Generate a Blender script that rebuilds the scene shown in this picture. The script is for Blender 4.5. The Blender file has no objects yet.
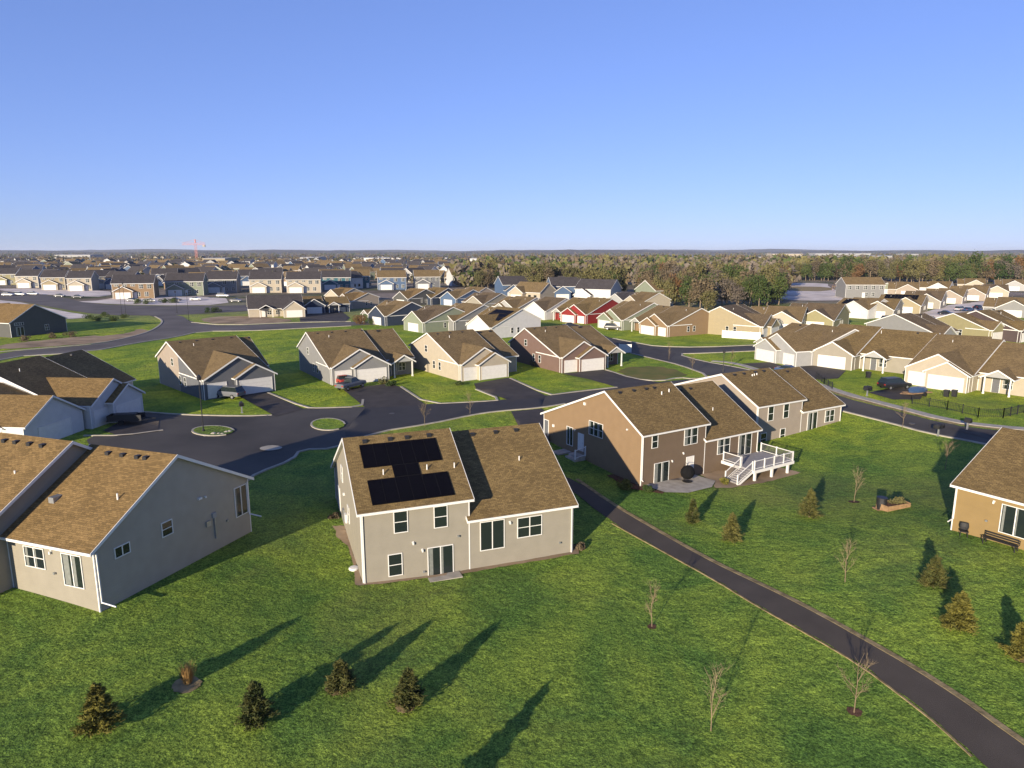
import bpy, math, random
from mathutils import Vector, Matrix, geometry, noise
random.seed(7)
R = math.radians
# ------------------------------------------------------------------ camera, sky, sun
sc = bpy.context.scene
H = 23.0; F = 683.0; TH = math.atan(132.5/683); S_, C_ = math.sin(TH), math.cos(TH)
cd = bpy.data.cameras.new("camera"); cam = bpy.data.objects.new("camera", cd)
sc.collection.objects.link(cam); sc.camera = cam
cam.location = (0, 0, H); cam.rotation_euler = (math.pi/2 - TH, 0, 0)
cd.sensor_width = 36; cd.lens = 683/1024*36; cd.clip_start = .5; cd.clip_end = 40000
SUN_AZ, SUN_EL = 29.0, 13.0          # shadows run towards azimuth SUN_AZ (from +Y to +X)
w = bpy.data.worlds.new("World"); sc.world = w; w.use_nodes = True
nt = w.node_tree; bg = nt.nodes["Background"]; sky = nt.nodes.new("ShaderNodeTexSky")
sky.sky_type = 'NISHITA'; sky.sun_disc = False; sky.sun_elevation = R(SUN_EL); sky.sun_rotation = R(180 + SUN_AZ)
sky.altitude = 1200; sky.air_density = 1.0; sky.dust_density = 0.0; sky.ozone_density = 2.0
tn = nt.nodes.new("ShaderNodeMix"); tn.data_type = 'RGBA'; tn.blend_type = 'MULTIPLY'; tn.inputs[0].default_value = 1; tn.inputs[7].default_value = (.51, .625, 1.12, 1)
gmn = nt.nodes.new('ShaderNodeGamma'); gmn.inputs[1].default_value = .6; nt.links.new(sky.outputs[0], gmn.inputs[0]); nt.links.new(gmn.outputs[0], tn.inputs[6]); nt.links.new(tn.outputs[2], bg.inputs[0]); bg.inputs[1].default_value = 0.15
sl = bpy.data.lights.new("sun", 'SUN'); so = bpy.data.objects.new("sun", sl); sc.collection.objects.link(so)
sl.energy = 4.4; sl.angle = R(.6); sl.color = (1, .86, .66)
d = Vector((math.sin(R(SUN_AZ))*math.cos(R(SUN_EL)), math.cos(R(SUN_AZ))*math.cos(R(SUN_EL)), -math.sin(R(SUN_EL))))
so.rotation_euler = d.to_track_quat('-Z', 'Y').to_euler(); so.location = (-60, -100, 60)
sc.view_settings.view_transform = 'Standard'; sc.view_settings.look = 'None'
sc.view_settings.gamma = 1; sc.view_settings.exposure = 1.05
sc.cycles.max_bounces = 6; sc.cycles.diffuse_bounces = 3; sc.cycles.volume_bounces = 0

# ------------------------------------------------------------------ helpers
col = sc.collection
def link(o, parent=None):
    col.objects.link(o)
    if parent is not None: o.parent = parent
    return o
def tag(o, label=None, cat=None, group=None, kind=None):
    if label: o['label'] = label
    if cat: o['category'] = cat
    if group: o['group'] = group
    if kind: o['kind'] = kind
    return o
def empty(name, loc, rot, label, cat, group=None):
    o = bpy.data.objects.new(name, None); o.location = loc; o.rotation_euler = (0, 0, rot)
    link(o); return tag(o, label, cat, group)
def copy_tree(o, parent=None):
    c = o.copy(); col.objects.link(c)
    if parent is not None: c.parent = parent
    for ch in list(o.children): copy_tree(ch, c)
    return c
class MB:
    def __init__(s, mir=False): s.v = []; s.f = []; s.m = []; s.uv = []; s.mir = mir
    def face(s, pts, m=0, uv=None):
        b = len(s.v); s.v += [tuple(p) for p in pts]
        s.f.append(list(range(b, b+len(pts)))); s.m.append(m)
        s.uv.append(uv or [(p[0]+p[1], p[2]) for p in pts])
    def box(s, x0, x1, y0, y1, z0, z1, m=0):
        P = [(x0,y0,z0),(x1,y0,z0),(x1,y1,z0),(x0,y1,z0),(x0,y0,z1),(x1,y0,z1),(x1,y1,z1),(x0,y1,z1)]
        for q in ((3,2,1,0),(4,5,6,7),(0,1,5,4),(1,2,6,5),(2,3,7,6),(3,0,4,7)): s.face([P[i] for i in q], m)
    def obox(s, o, ux, uy, uz, m=0):
        o, ux, uy, uz = map(Vector, (o, ux, uy, uz))
        P = [o, o+ux, o+ux+uy, o+uy, o+uz, o+ux+uz, o+ux+uy+uz, o+uy+uz]
        fl = ux.cross(uy).dot(uz) < 0
        for q in ((3,2,1,0),(4,5,6,7),(0,1,5,4),(1,2,6,5),(2,3,7,6),(3,0,4,7)):
            s.face([P[i] for i in (q[::-1] if fl else q)], m)
    def tube(s, a, b, r0, r1=None, n=6, m=0, cap=True):
        a, b = Vector(a), Vector(b); r1 = r0 if r1 is None else r1
        ax = (b-a).normalized(); t = ax.orthogonal().normalized(); u = ax.cross(t)
        A = [a+(t*math.cos(2*math.pi*i/n)+u*math.sin(2*math.pi*i/n))*r0 for i in range(n)]
        B = [b+(t*math.cos(2*math.pi*i/n)+u*math.sin(2*math.pi*i/n))*r1 for i in range(n)]
        for i in range(n):
            j = (i+1) % n; s.face([A[i], A[j], B[j], B[i]], m)
        if cap: s.face(A[::-1], m); s.face(B, m)
    def lathe(s, prof, n=12, c=(0,0), m=0, sx=1, sy=1):
        for k in range(len(prof)-1):
            (r0, z0), (r1, z1) = prof[k], prof[k+1]
            for i in range(n):
                a, b = 2*math.pi*i/n, 2*math.pi*(i+1)/n
                P = [(c[0]+sx*r0*math.cos(a), c[1]+sy*r0*math.sin(a), z0), (c[0]+sx*r0*math.cos(b), c[1]+sy*r0*math.sin(b), z0),
                     (c[0]+sx*r1*math.cos(b), c[1]+sy*r1*math.sin(b), z1), (c[0]+sx*r1*math.cos(a), c[1]+sy*r1*math.sin(a), z1)]
                if r0 < 1e-5: P = [P[0], P[2], P[3]]
                elif r1 < 1e-5: P = [P[0], P[1], P[2]]
                s.face(P, m)
    def build(s, name, mats, parent=None, smooth=False):
        me = bpy.data.meshes.new(name)
        v, f = s.v, s.f
        if s.mir: v = [(-p[0], p[1], p[2]) for p in v]; f = [q[::-1] for q in f]
        me.from_pydata(v, [], f)
        uvs = [u[::-1] for u in s.uv] if s.mir else s.uv
        ul = me.uv_layers.new(name="UVMap"); flat = [c for q in uvs for p in q for c in p]
        ul.data.foreach_set('uv', flat)
        if not isinstance(mats, (list, tuple)): mats = [mats]
        for m in mats: me.materials.append(m)
        me.polygons.foreach_set('material_index', s.m)
        if smooth: me.polygons.foreach_set('use_smooth', [True]*len(f))
        me.update()
        return link(bpy.data.objects.new(name, me), parent)

# ------------------------------------------------------------------ materials
def mat(name, c, rough=.8, spec=.3, var=0, vscale=3, bump=0, bscale=20, metal=0, c2=None, coord='Object', detail=4, rnd=0):
    m = bpy.data.materials.new(name); m.use_nodes = True; n = m.node_tree; p = n.nodes['Principled BSDF']
    p.inputs['Base Color'].default_value = (*c, 1); p.inputs['Roughness'].default_value = rough
    p.inputs['Metallic'].default_value = metal; p.inputs['Specular IOR Level'].default_value = spec
    tc = n.nodes.new('ShaderNodeTexCoord')
    if var or c2 or rnd:
        no = n.nodes.new('ShaderNodeTexNoise'); no.inputs['Scale'].default_value = vscale; no.inputs['Detail'].default_value = detail
        n.links.new(tc.outputs[coord], no.inputs['Vector'])
        rp = n.nodes.new('ShaderNodeValToRGB'); rp.color_ramp.elements[0].position = .3; rp.color_ramp.elements[1].position = .7
        c2 = c2 or tuple(min(1, x*(1+var)) for x in c); c1 = tuple(x*(1-var) for x in c) if var else c
        rp.color_ramp.elements[0].color = (*c1, 1); rp.color_ramp.elements[1].color = (*c2, 1)
        if rnd:
            oi = n.nodes.new('ShaderNodeObjectInfo'); ma = n.nodes.new('ShaderNodeMath'); ma.operation = 'MULTIPLY_ADD'
            n.links.new(oi.outputs['Random'], ma.inputs[0]); ma.inputs[1].default_value = rnd; 
            ad = n.nodes.new('ShaderNodeMath'); ad.operation = 'ADD'; ad.inputs[1].default_value = -rnd/2
            n.links.new(no.outputs['Fac'], ad.inputs[0]); n.links.new(ad.outputs[0], ma.inputs[2])
            n.links.new(ma.outputs[0], rp.inputs['Fac'])
        else: n.links.new(no.outputs['Fac'], rp.inputs['Fac'])
        n.links.new(rp.outputs['Color'], p.inputs['Base Color'])
    if bump:
        nb = n.nodes.new('ShaderNodeTexNoise'); nb.inputs['Scale'].default_value = bscale; nb.inputs['Detail'].default_value = 3
        n.links.new(tc.outputs[coord], nb.inputs['Vector'])
        b = n.nodes.new('ShaderNodeBump'); b.inputs['Strength'].default_value = bump; b.inputs['Distance'].default_value = .05
        n.links.new(nb.outputs['Fac'], b.inputs['Height']); n.links.new(b.outputs['Normal'], p.inputs['Normal'])
    return m
def siding(name, c):
    c = tuple(x*.90 for x in c); m = mat(name, c, .7, .3, var=.05, vscale=1.2); n = m.node_tree; p = n.nodes['Principled BSDF']
    uv = n.nodes.new('ShaderNodeUVMap'); sp = n.nodes.new('ShaderNodeSeparateXYZ'); n.links.new(uv.outputs[0], sp.inputs[0])
    a = n.nodes.new('ShaderNodeMath'); a.operation = 'MULTIPLY'; a.inputs[1].default_value = 1/.18; n.links.new(sp.outputs[1], a.inputs[0])
    f = n.nodes.new('ShaderNodeMath'); f.operation = 'FRACT'; n.links.new(a.outputs[0], f.inputs[0])
    b = n.nodes.new('ShaderNodeBump'); b.inputs['Strength'].default_value = .35; b.inputs['Distance'].default_value = .02; b.invert = True
    n.links.new(f.outputs[0], b.inputs['Height']); n.links.new(b.outputs['Normal'], p.inputs['Normal'])
    return m
def shingle(name, c, c2):
    m = bpy.data.materials.new(name); m.use_nodes = True; n = m.node_tree; p = n.nodes['Principled BSDF']
    p.inputs['Roughness'].default_value = .95; p.inputs['Specular IOR Level'].default_value = .15
    uv = n.nodes.new('ShaderNodeUVMap')
    br = n.nodes.new('ShaderNodeTexBrick'); br.inputs['Scale'].default_value = 1; br.inputs['Brick Width'].default_value = .32; br.inputs['Row Height'].default_value = .145
    br.inputs['Mortar Size'].default_value = .008; br.inputs['Color1'].default_value = (*c, 1); br.inputs['Color2'].default_value = (*c2, 1)
    br.inputs['Mortar'].default_value = tuple(x*.5 for x in c)+(1,); br.inputs['Bias'].default_value = -.1
    no = n.nodes.new('ShaderNodeTexNoise'); no.inputs['Scale'].default_value = 9; no.inputs['Detail'].default_value = 6; no.inputs['Roughness'].default_value = .8
    n.links.new(uv.outputs[0], br.inputs['Vector']); n.links.new(uv.outputs[0], no.inputs['Vector'])
    n2 = n.nodes.new('ShaderNodeTexNoise'); n2.inputs['Scale'].default_value = .5; n.links.new(uv.outputs[0], n2.inputs['Vector'])
    mr = n.nodes.new('ShaderNodeMapRange'); mr.inputs['From Min'].default_value = .3; mr.inputs['From Max'].default_value = .7; mr.inputs['To Min'].default_value = .55; mr.inputs['To Max'].default_value = 1.5
    n.links.new(no.outputs['Fac'], mr.inputs['Value'])
    m2 = n.nodes.new('ShaderNodeMapRange'); m2.inputs['From Min'].default_value = .3; m2.inputs['From Max'].default_value = .7; m2.inputs['To Min'].default_value = .88; m2.inputs['To Max'].default_value = 1.12
    n.links.new(n2.outputs['Fac'], m2.inputs['Value'])
    mu = n.nodes.new('ShaderNodeMath'); mu.operation = 'MULTIPLY'; n.links.new(mr.outputs[0], mu.inputs[0]); n.links.new(m2.outputs[0], mu.inputs[1])
    mx = n.nodes.new('ShaderNodeVectorMath'); mx.operation = 'SCALE'; n.links.new(br.outputs['Color'], mx.inputs[0]); n.links.new(mu.outputs[0], mx.inputs['Scale'])
    n.links.new(mx.outputs[0], p.inputs['Base Color'])
    b = n.nodes.new('ShaderNodeBump'); b.inputs['Strength'].default_value = .6; b.inputs['Distance'].default_value = .02
    n.links.new(no.outputs['Fac'], b.inputs['Height']); n.links.new(b.outputs['Normal'], p.inputs['Normal'])
    return m
M = {}
for k, c in dict(taupe=(.275,.25,.20), taupe_shade_lift=(.37,.33,.265), tan=(.235,.158,.088), brown=(.145,.104,.070), beige=(.31,.26,.21), cream=(.39,.34,.26),
                 ochre=(.245,.168,.07), slate=(.12,.125,.135), grey=(.21,.21,.205), sage=(.21,.235,.17), navy=(.03,.042,.07), white=(.56,.55,.53), red=(.22,.022,.02),
                 yellow=(.30,.25,.155), darkgrey=(.085,.085,.08), blue=(.075,.12,.20), teal=(.03,.11,.14), olive=(.25,.225,.12), plum=(.07,.05,.05), lightgrey=(.33,.33,.32)).items(): M[k] = siding('siding_'+k, c)
M['roof'] = shingle('shingle_brown', (.125,.086,.037), (.205,.143,.060))
M['roof_sun_gold'] = shingle('shingle_sun_gold', (.14,.092,.038), (.23,.15,.062))  # brown shingle with the low sun's gold put into its colour
M['roof_dark'] = shingle('shingle_dark', (.05,.045,.045), (.08,.07,.068))
M['roof_mid'] = shingle('shingle_mid', (.135,.094,.045), (.20,.142,.068))
M['roof_worn'] = shingle('shingle_worn', (.10,.072,.042), (.15,.11,.065))
M['trim'] = mat('white_trim', (.66,.65,.62), .5, .4, var=.04)
M['door'] = mat('white_door', (.62,.60,.56), .5, .4, var=.05, vscale=2)
M['mesh_black'] = mat('black_netting', (.009,.009,.01), .95, .1, var=.3, vscale=8)
M['blackp'] = mat('black_plastic', (.018,.018,.02), .5, .4, var=.2)
M['metal'] = mat('grey_metal', (.35,.36,.37), .4, .5, metal=.6, var=.1)
M['concrete'] = mat('concrete', (.34,.31,.26), .9, .2, var=.18, vscale=1.5, bump=.3)
M['wood'] = mat('cedar_board', (.27,.17,.09), .8, .2, var=.25, vscale=4)
M['composite'] = mat('grey_deck_board', (.23,.22,.22), .7, .3, var=.1, vscale=3)
M['curtain'] = mat('curtain', (.17,.18,.165), .6, .3, var=.15, vscale=5)
g = bpy.data.materials.new('glass_pane'); g.use_nodes = True; p = g.node_tree.nodes['Principled BSDF']
p.inputs['Base Color'].default_value = (.014,.02,.02,1); p.inputs['Roughness'].default_value = .08; p.inputs['Specular IOR Level'].default_value = .6
M['glass'] = g
sp = bpy.data.materials.new('solar_cell'); sp.use_nodes = True; n = sp.node_tree; p = n.nodes['Principled BSDF']
uv = n.nodes.new('ShaderNodeUVMap'); br = n.nodes.new('ShaderNodeTexBrick'); br.offset = 0; br.inputs['Scale'].default_value = 1
br.inputs['Brick Width'].default_value = .156; br.inputs['Row Height'].default_value = .156; br.inputs['Mortar Size'].default_value = .003
br.inputs['Color1'].default_value = (.003,.003,.005,1); br.inputs['Color2'].default_value = (.004,.004,.007,1); br.inputs['Mortar'].default_value = (.006,.006,.008,1)
n.links.new(uv.outputs[0], br.inputs['Vector']); n.links.new(br.outputs['Color'], p.inputs['Base Color']); p.inputs['Roughness'].default_value = .35
p.inputs['Specular IOR Level'].default_value = .02
M['solar'] = sp
def ground_mat():
    m = bpy.data.materials.new('lawn_grass'); m.use_nodes = True; n = m.node_tree; p = n.nodes['Principled BSDF']
    p.inputs['Roughness'].default_value = .9; p.inputs['Specular IOR Level'].default_value = .12
    tc = n.nodes.new('ShaderNodeTexCoord')
    def noi(scale, det=4, ro=.6, dist=0):
        x = n.nodes.new('ShaderNodeTexNoise'); x.inputs['Scale'].default_value = scale; x.inputs['Detail'].default_value = det
        x.inputs['Roughness'].default_value = ro; x.inputs['Distortion'].default_value = dist
        n.links.new(tc.outputs['Object'], x.inputs['Vector']); return x.outputs['Fac']
    def ramp(f, a, b, ca, cb):
        r = n.nodes.new('ShaderNodeValToRGB'); r.color_ramp.elements[0].position = a; r.color_ramp.elements[1].position = b
        r.color_ramp.elements[0].color = (*ca, 1); r.color_ramp.elements[1].color = (*cb, 1); n.links.new(f, r.inputs['Fac']); return r.outputs['Color']
    def mix(f, a, b, bl='MIX'):
        x = n.nodes.new('ShaderNodeMix'); x.data_type = 'RGBA'; x.blend_type = bl
        if isinstance(f, float): x.inputs[0].default_value = f
        else: n.links.new(f, x.inputs[0])
        n.links.new(a, x.inputs[6]); n.links.new(b, x.inputs[7]); return x.outputs[2]
    big = ramp(noi(.13, 5, .62, .8), .38, .62, (.088,.165,.034), (.190,.265,.044))
    med = ramp(noi(1.1, 5, .7, 1), .34, .66, (.68,.72,.72), (1.28,1.24,1.15))
    fin = ramp(noi(6.0, 3, .75), .36, .62, (.50,.53,.48), (1.50,1.46,1.38))
    fi2 = ramp(noi(13, 2, .6), .38, .62, (.55,.58,.56), (1.5,1.46,1.34))
    g1 = mix(1.0, big, med, 'MULTIPLY'); g1 = mix(.95, g1, fin, 'MULTIPLY'); g1 = mix(.8, g1, fi2, 'MULTIPLY')
    sy = n.nodes.new('ShaderNodeSeparateXYZ'); n.links.new(tc.outputs['Object'], sy.inputs[0])
    my = n.nodes.new('ShaderNodeMapRange'); my.inputs['From Min'].default_value = 68; my.inputs['From Max'].default_value = 92; n.links.new(sy.outputs[1], my.inputs['Value'])
    lush = n.nodes.new('ShaderNodeMix'); lush.data_type = 'RGBA'; lush.blend_type = 'MULTIPLY'; lush.inputs[0].default_value = 1; n.links.new(g1, lush.inputs[6]); lush.inputs[7].default_value = (1.5, 1.3, .75, 1)
    g1 = mix(my.outputs[0], g1, lush.outputs[2])
    # dry / worn patches
    dry = ramp(noi(.05, 5, .6, .8), .5, .75, (0,0,0), (1,1,1))
    tan_ = ramp(noi(.8, 5), .3, .7, (.16,.13,.055), (.24,.185,.09))
    g1 = mix(dry, g1, mix(.35, g1, tan_))
    # farther fields: tan and olive
    sx = n.nodes.new('ShaderNodeSeparateXYZ'); n.links.new(tc.outputs['Object'], sx.inputs[0])
    mr = n.nodes.new('ShaderNodeMapRange'); mr.inputs['From Min'].default_value = 190; mr.inputs['From Max'].default_value = 300
    n.links.new(sx.outputs[1], mr.inputs['Value'])
    far = ramp(noi(.012, 6, .7), .40, .60, (.12,.10,.07), (.26,.21,.17))
    far = mix(ramp(noi(.02, 5, .6), .5, .62, (0,0,0), (1,1,1)), far, ramp(noi(.3), .3, .7, (.06,.085,.025), (.09,.10,.04)))
    c = mix(mr.outputs[0], g1, far)
    n.links.new(c, p.inputs['Base Color'])
    ad = n.nodes.new('ShaderNodeMath'); ad.operation = 'MULTIPLY_ADD'; n.links.new(noi(1.6, 3), ad.inputs[0]); ad.inputs[1].default_value = 2.2; n.links.new(noi(6, 4, .85), ad.inputs[2])
    b = n.nodes.new('ShaderNodeBump'); b.inputs['Strength'].default_value = .9; b.inputs['Distance'].default_value = .14
    n.links.new(ad.outputs[0], b.inputs['Height']); n.links.new(b.outputs['Normal'], p.inputs['Normal'])
    return m
M['grass'] = ground_mat()
M['asphalt'] = mat('asphalt', (.060,.053,.044), .8, .3, var=.32, vscale=.13, bump=.3, bscale=30, detail=8)
M['asphalt_worn'] = mat('asphalt_worn', (.115,.10,.088), .85, .25, var=.25, vscale=.1, bump=.3, bscale=20, detail=8)
M['asphalt_path'] = mat('asphalt_path', (.066,.055,.044), .85, .25, var=.14, vscale=.5, bump=.3, bscale=30, detail=8)
M['asphalt_drive'] = mat('asphalt_drive', (.050,.042,.036), .8, .25, var=.25, vscale=.7, bump=.3, bscale=30, detail=8)
M['kerb'] = mat('kerb_concrete', (.34,.31,.25), .9, .2, var=.15, vscale=1)
M['edge_dry'] = mat('dry_verge', (.26,.20,.10), .95, .1, var=.4, vscale=2, bump=.6, bscale=8)
M['dirt'] = mat('bare_soil', (.30,.22,.14), .95, .1, var=.35, vscale=.25, bump=.4, bscale=4, detail=8)
M['palelot'] = mat('pale_gravel', (.58,.51,.45), .95, .1, var=.25, vscale=.15, detail=8)
M['mulch'] = mat('mulch', (.10,.055,.035), .95, .1, var=.35, vscale=6, bump=.8, bscale=20)
M['bark'] = mat('bark', (.20,.155,.11), .9, .1, var=.3, vscale=5)
M['bark_pale'] = mat('bark_pale', (.19,.145,.09), .9, .1, var=.2, vscale=5)
M['needle'] = mat('conifer_needles', (.032,.045,.014), .85, .15, c2=(.14,.13,.038), vscale=2.5, coord='Object', rnd=.25)
M['needle_y'] = mat('golden_needles', (.075,.075,.018), .85, .15, c2=(.19,.17,.035), vscale=2.5)
M['dryshrub'] = mat('dry_shrub_blades', (.30,.15,.05), .85, .15, c2=(.44,.30,.12), vscale=3)
for k, a, b in (('olive', (.075,.075,.032), (.15,.135,.055)), ('brown', (.085,.07,.045), (.15,.115,.07)), ('green', (.028,.052,.016), (.075,.095,.03)),
                ('rust', (.095,.055,.028), (.16,.09,.04)), ('grey', (.09,.075,.06), (.16,.135,.11))):
    M['leaf_'+k] = mat('leaf_'+k, a, .9, .1, c2=b, vscale=.35, rnd=.3)

# ------------------------------------------------------------------ terrain
CP = [(-10,44,0),(5,49,0),(-3,46,0),(-3,40,0),(-15,58,1.25),(-8,62,1.5),(2,66,1.3),(-24.5,37.3,2.3),(-27,36,2.4),(-20.5,49.5,2.9),(-18,44,1.8),(-24,58,2.4),
      (-34,34,2.6),(-14,37,.7),(-12,30,0),(0,30,-.2),(12,30,0),(-22,30,1.3),(12.45,63.1,1.05),(16.1,64.3,.35),(19.9,65.6,.3),(24.2,66.9,-.4),(29.1,69.9,-.5),(27,66,-.4),(16,68,1),(22,72,.6),(8,70,1.3),(29.5,79,.15),(36,83,.15),(43.5,87.7,.2),(33,76,0),(20,60,.1),(27,55,.4),(-6,50,0),(2,54,.05),(-2,50,0),(-9,47.5,0),(5,52,.05),(-5,46,0),
      (24,40,.9),(35,66,.4),(45,74,.9),(33.7,49.4,2.9),(36,46,2.3),(31,52,2.2),(45,60,2.4),(52,75,1.7),(3.7,77,1.55),(10,86,1.8),(35,30,1.2),(12,52,0),(8,59,.6),(20,84,1.6)]
for x in range(-80, 121, 12):
    for y in (92, 104, 118, 140): CP.append((x, y, 2.0))
for x, y in ((-30,72),(-20,72),(-42,70),(-55,75),(-60,60),(-45,60),(-60,45),(-45,48),(60,88),(75,80),(60,95),(75,65),(70,50),(55,50),(-10,76),(0,84),(-34,60)): CP.append((x, y, 2.1))
SG = 2*7.0**2
def terr(x, y):
    if y > 170 or y < -30: return 2.0
    sw = 1e-4; sz = 2.0*1e-4
    for a, b, z in CP:
        q = ((x-a)**2+(y-b)**2)/SG
        if q < 14: e = math.exp(-q); sw += e; sz += e*z
    return sz/sw
def ray(px, py):
    u = (px-512)/F; v = (py-384)/F
    return Vector((u, C_-v*S_, -(S_+v*C_)))
def at(px, py, z=2.0):
    r = ray(px, py); t = (z-H)/r.z; return Vector((r.x*t, r.y*t, z))
def atT(px, py):
    z = 1.5
    for i in range(25):
        q = at(px, py, z); z += .6*(terr(q.x, q.y)-z)
    return at(px, py, z)
def axis(segs):
    out = []
    for a, b, s in segs:
        k = max(1, round((b-a)/s)); out += [a+(b-a)*i/k for i in range(k)]
    return out + [segs[-1][1]]
xs = axis([(-20000,-2000,3000),(-2000,-160,230),(-160,-70,10),(-70,80,1.5),(80,160,8),(160,2000,230),(2000,20000,3000)])
ys = axis([(-3000,-60,600),(-60,12,8),(12,135,1.5),(135,180,6),(180,2000,180),(2000,22000,2500)])
mb_v = [(x, y, terr(x, y)) for y in ys for x in xs]; nx = len(xs)
mb_f = [(j*nx+i, j*nx+i+1, (j+1)*nx+i+1, (j+1)*nx+i) for j in range(len(ys)-1) for i in range(nx-1)]
me = bpy.data.meshes.new('ground'); me.from_pydata(mb_v, [], mb_f); me.materials.append(M['grass'])
me.polygons.foreach_set('use_smooth', [True]*len(mb_f))
tag(link(bpy.data.objects.new('ground', me)), kind='structure')

def smooth_poly(P, k=2):
    for _ in range(k):
        Q = []
        for i in range(len(P)):
            a, b = P[i], P[(i+1) % len(P)]; Q += [a*.75+b*.25, a*.25+b*.75]
        P = Q
    return P
def smooth_line(P, k=2):
    for _ in range(k):
        Q = [P[0]]
        for a, b in zip(P, P[1:]): Q += [a*.75+b*.25, a*.25+b*.75]
        P = Q + [P[-1]]
    return P
def inside(p, poly):
    c = False; n_ = len(poly)
    for i in range(n_):
        a, b = poly[i], poly[i-1]
        if (a[1] > p[1]) != (b[1] > p[1]) and p[0] < (b[0]-a[0])*(p[1]-a[1])/(b[1]-a[1])+a[0]: c = not c
    return c
def sheet(name, pix, m, off, kind='structure', smooth=1, world=False, step=2.5, label=None, cat=None, jag=0):
    P = [Vector(q).to_2d() for q in pix] if world else [atT(*q).to_2d() for q in pix]
    P = smooth_poly(P, smooth)
    # resample the border
    Q = []
    for i in range(len(P)):
        a, b = P[i], P[(i+1) % len(P)]; k = max(1, int((b-a).length/step)+(2 if jag else 0))
        for j in range(k):
            q = a+(b-a)*(j/k)
            if jag: q = q+Vector((random.uniform(-jag, jag), random.uniform(-jag, jag)))
            Q.append(q)
    pts = list(Q); x0, x1 = min(p.x for p in Q), max(p.x for p in Q); y0, y1 = min(p.y for p in Q), max(p.y for p in Q)
    st = step if y0 < 170 else 12
    y = y0+st*.5
    while y < y1:
        x = x0+st*.5
        while x < x1:
            if inside((x, y), Q): pts.append(Vector((x, y)))
            x += st
        y += st
    nQ = len(Q)
    r = geometry.delaunay_2d_cdt(pts, [(i, (i+1) % nQ) for i in range(nQ)], [], 0, 1e-5)
    vs, fs = r[0], r[2]
    fs = [f for f in fs if inside(sum((vs[i] for i in f), Vector((0,0)))/len(f), Q)]
    me = bpy.data.meshes.new(name); me.from_pydata([(v.x, v.y, terr(v.x, v.y)+off) for v in vs], [], [list(f) for f in fs])
    me.update()
    if me.polygons and sum(pl.normal.z for pl in me.polygons) < 0: me.flip_normals()
    me.materials.append(m); o = link(bpy.data.objects.new(name, me))
    me.polygons.foreach_set('use_smooth', [True]*len(me.polygons))
    if kind: o['kind'] = kind
    if label: tag(o, label, cat)
    return o
def ribbon(name, pix, m, wd, h, off=.0, kind='structure', world=False, sm=1):
    P = [Vector(q).to_2d() for q in pix] if world else [atT(*q).to_2d() for q in pix]
    P = smooth_line(P, sm); Q = []
    for a, b in zip(P, P[1:]):
        k = max(1, int((b-a).length/2)); Q += [a+(b-a)*(j/k) for j in range(k)]
    Q.append(P[-1]); mb = MB(); rings = []
    for i, q in enumerate(Q):
        t = (Q[min(i+1, len(Q)-1)]-Q[max(i-1, 0)]).normalized(); nrm = Vector((-t.y, t.x))*wd/2
        z = terr(q.x, q.y)+off; a, b = q+nrm, q-nrm
        rings.append([(a.x, a.y, z-.1), (a.x, a.y, z+h), (b.x, b.y, z+h), (b.x, b.y, z-.1)])
    for r0, r1 in zip(rings, rings[1:]):
        for k in range(3): mb.face([r0[k], r1[k], r1[k+1], r0[k+1]])
    o = mb.build(name, m); o['kind'] = kind; return o

# roads (outlines traced as ground outlines, laid on the terrain)
sheet('street', [(141,413),(180,415.6),(243,417),(277,415.5),(301,408.5),(320,408.5),(366,407),(425,404.5),(480,402),(503,400),(547,396),(580,392),(620,387.5),(660,382),(690,379.5),(711,377),(745,383),(745,393),
        (711,386),(660,391),(620,396),(565,404),(541,408),(497,411),(473,415),(431,424),(376,432.5),(336,449),(300,450),(293,460),(256,474),(246,482),(200,470),(150,462),(95,455),(84,436),(123,436),(150,432.5),(150,425)], M['asphalt'], .05)
sheet('street', [(500,330),(560,331),(600,334),(613,339),(640,344),(656,347),(700,348),(757,345.5),(800,344),(800,350),(757,350.5),(700,353),(676,353.5),(702,361),(732,366),(760,372),(790,380),(818,388),(844,398),(884,408),(949,425),(999,431),(1030,434),(1100,440),
        (1100,470),(1030,455),(988,444.5),(928,433),(890,422.5),(844,411),(800,400),(760,390),(711,377),(681,366),(660,361),(631,354),(600,345),(560,338),(500,336)], M['asphalt'], .06)
sheet('street', [(-60,370),(0,352.5),(60,347.5),(100,344),(130,338),(150,332),(160,326),(163,321),(155,317),(140,313.5),(180,314.5),(192,323),(226,326),(293,323),(351,322),(420,321),(420,324),(351,325.5),(301,328),(250,330.5),(200,331),(175,337),(140,342),(87,352),(0,357),(-60,380)], M['asphalt_worn'], .05)
sheet('street', [(-40,289),(20,293),(60,297),(90,304),(150,306.5),(228,306),(262,304),(300,303),(300,306),(262,310),(228,312.5),(160,316),(100,315),(60,309),(10,299),(-40,294)], M['asphalt_worn'], .07)
sheet('path', [(548,472),(577,480.5),(612,505),(662,534),(712,562),(762,586),(812,611),(862,639),(912,667.5),(962,700),(994,724),(1040,757),(1080,790),(1010,790),(975,757),(939.5,724),(902,695),(862,665),(812,636),(762,608.5),(712,577.5),(662,550),(612,522.5),(567,487),(540,476)], M['asphalt_path'], .05, jag=.06, step=1.2)
ribbon('verge', [(577,479.3),(612,503.8),(662,532.8),(712,560.8),(762,584.7),(812,609.7),(862,637.5),(912,666),(963,698.5),(995,722),(1042,755)], M['edge_dry'], .38, .05)
ribbon('verge', [(612,523.5),(662,551),(712,578.5),(762,609.5),(812,637),(861,666),(901,696),(938,725),(972,757)], M['edge_dry'], .12, .04)
def drive(pix): sheet('driveway', pix, M['asphalt_drive'], .085, smooth=0)
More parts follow.
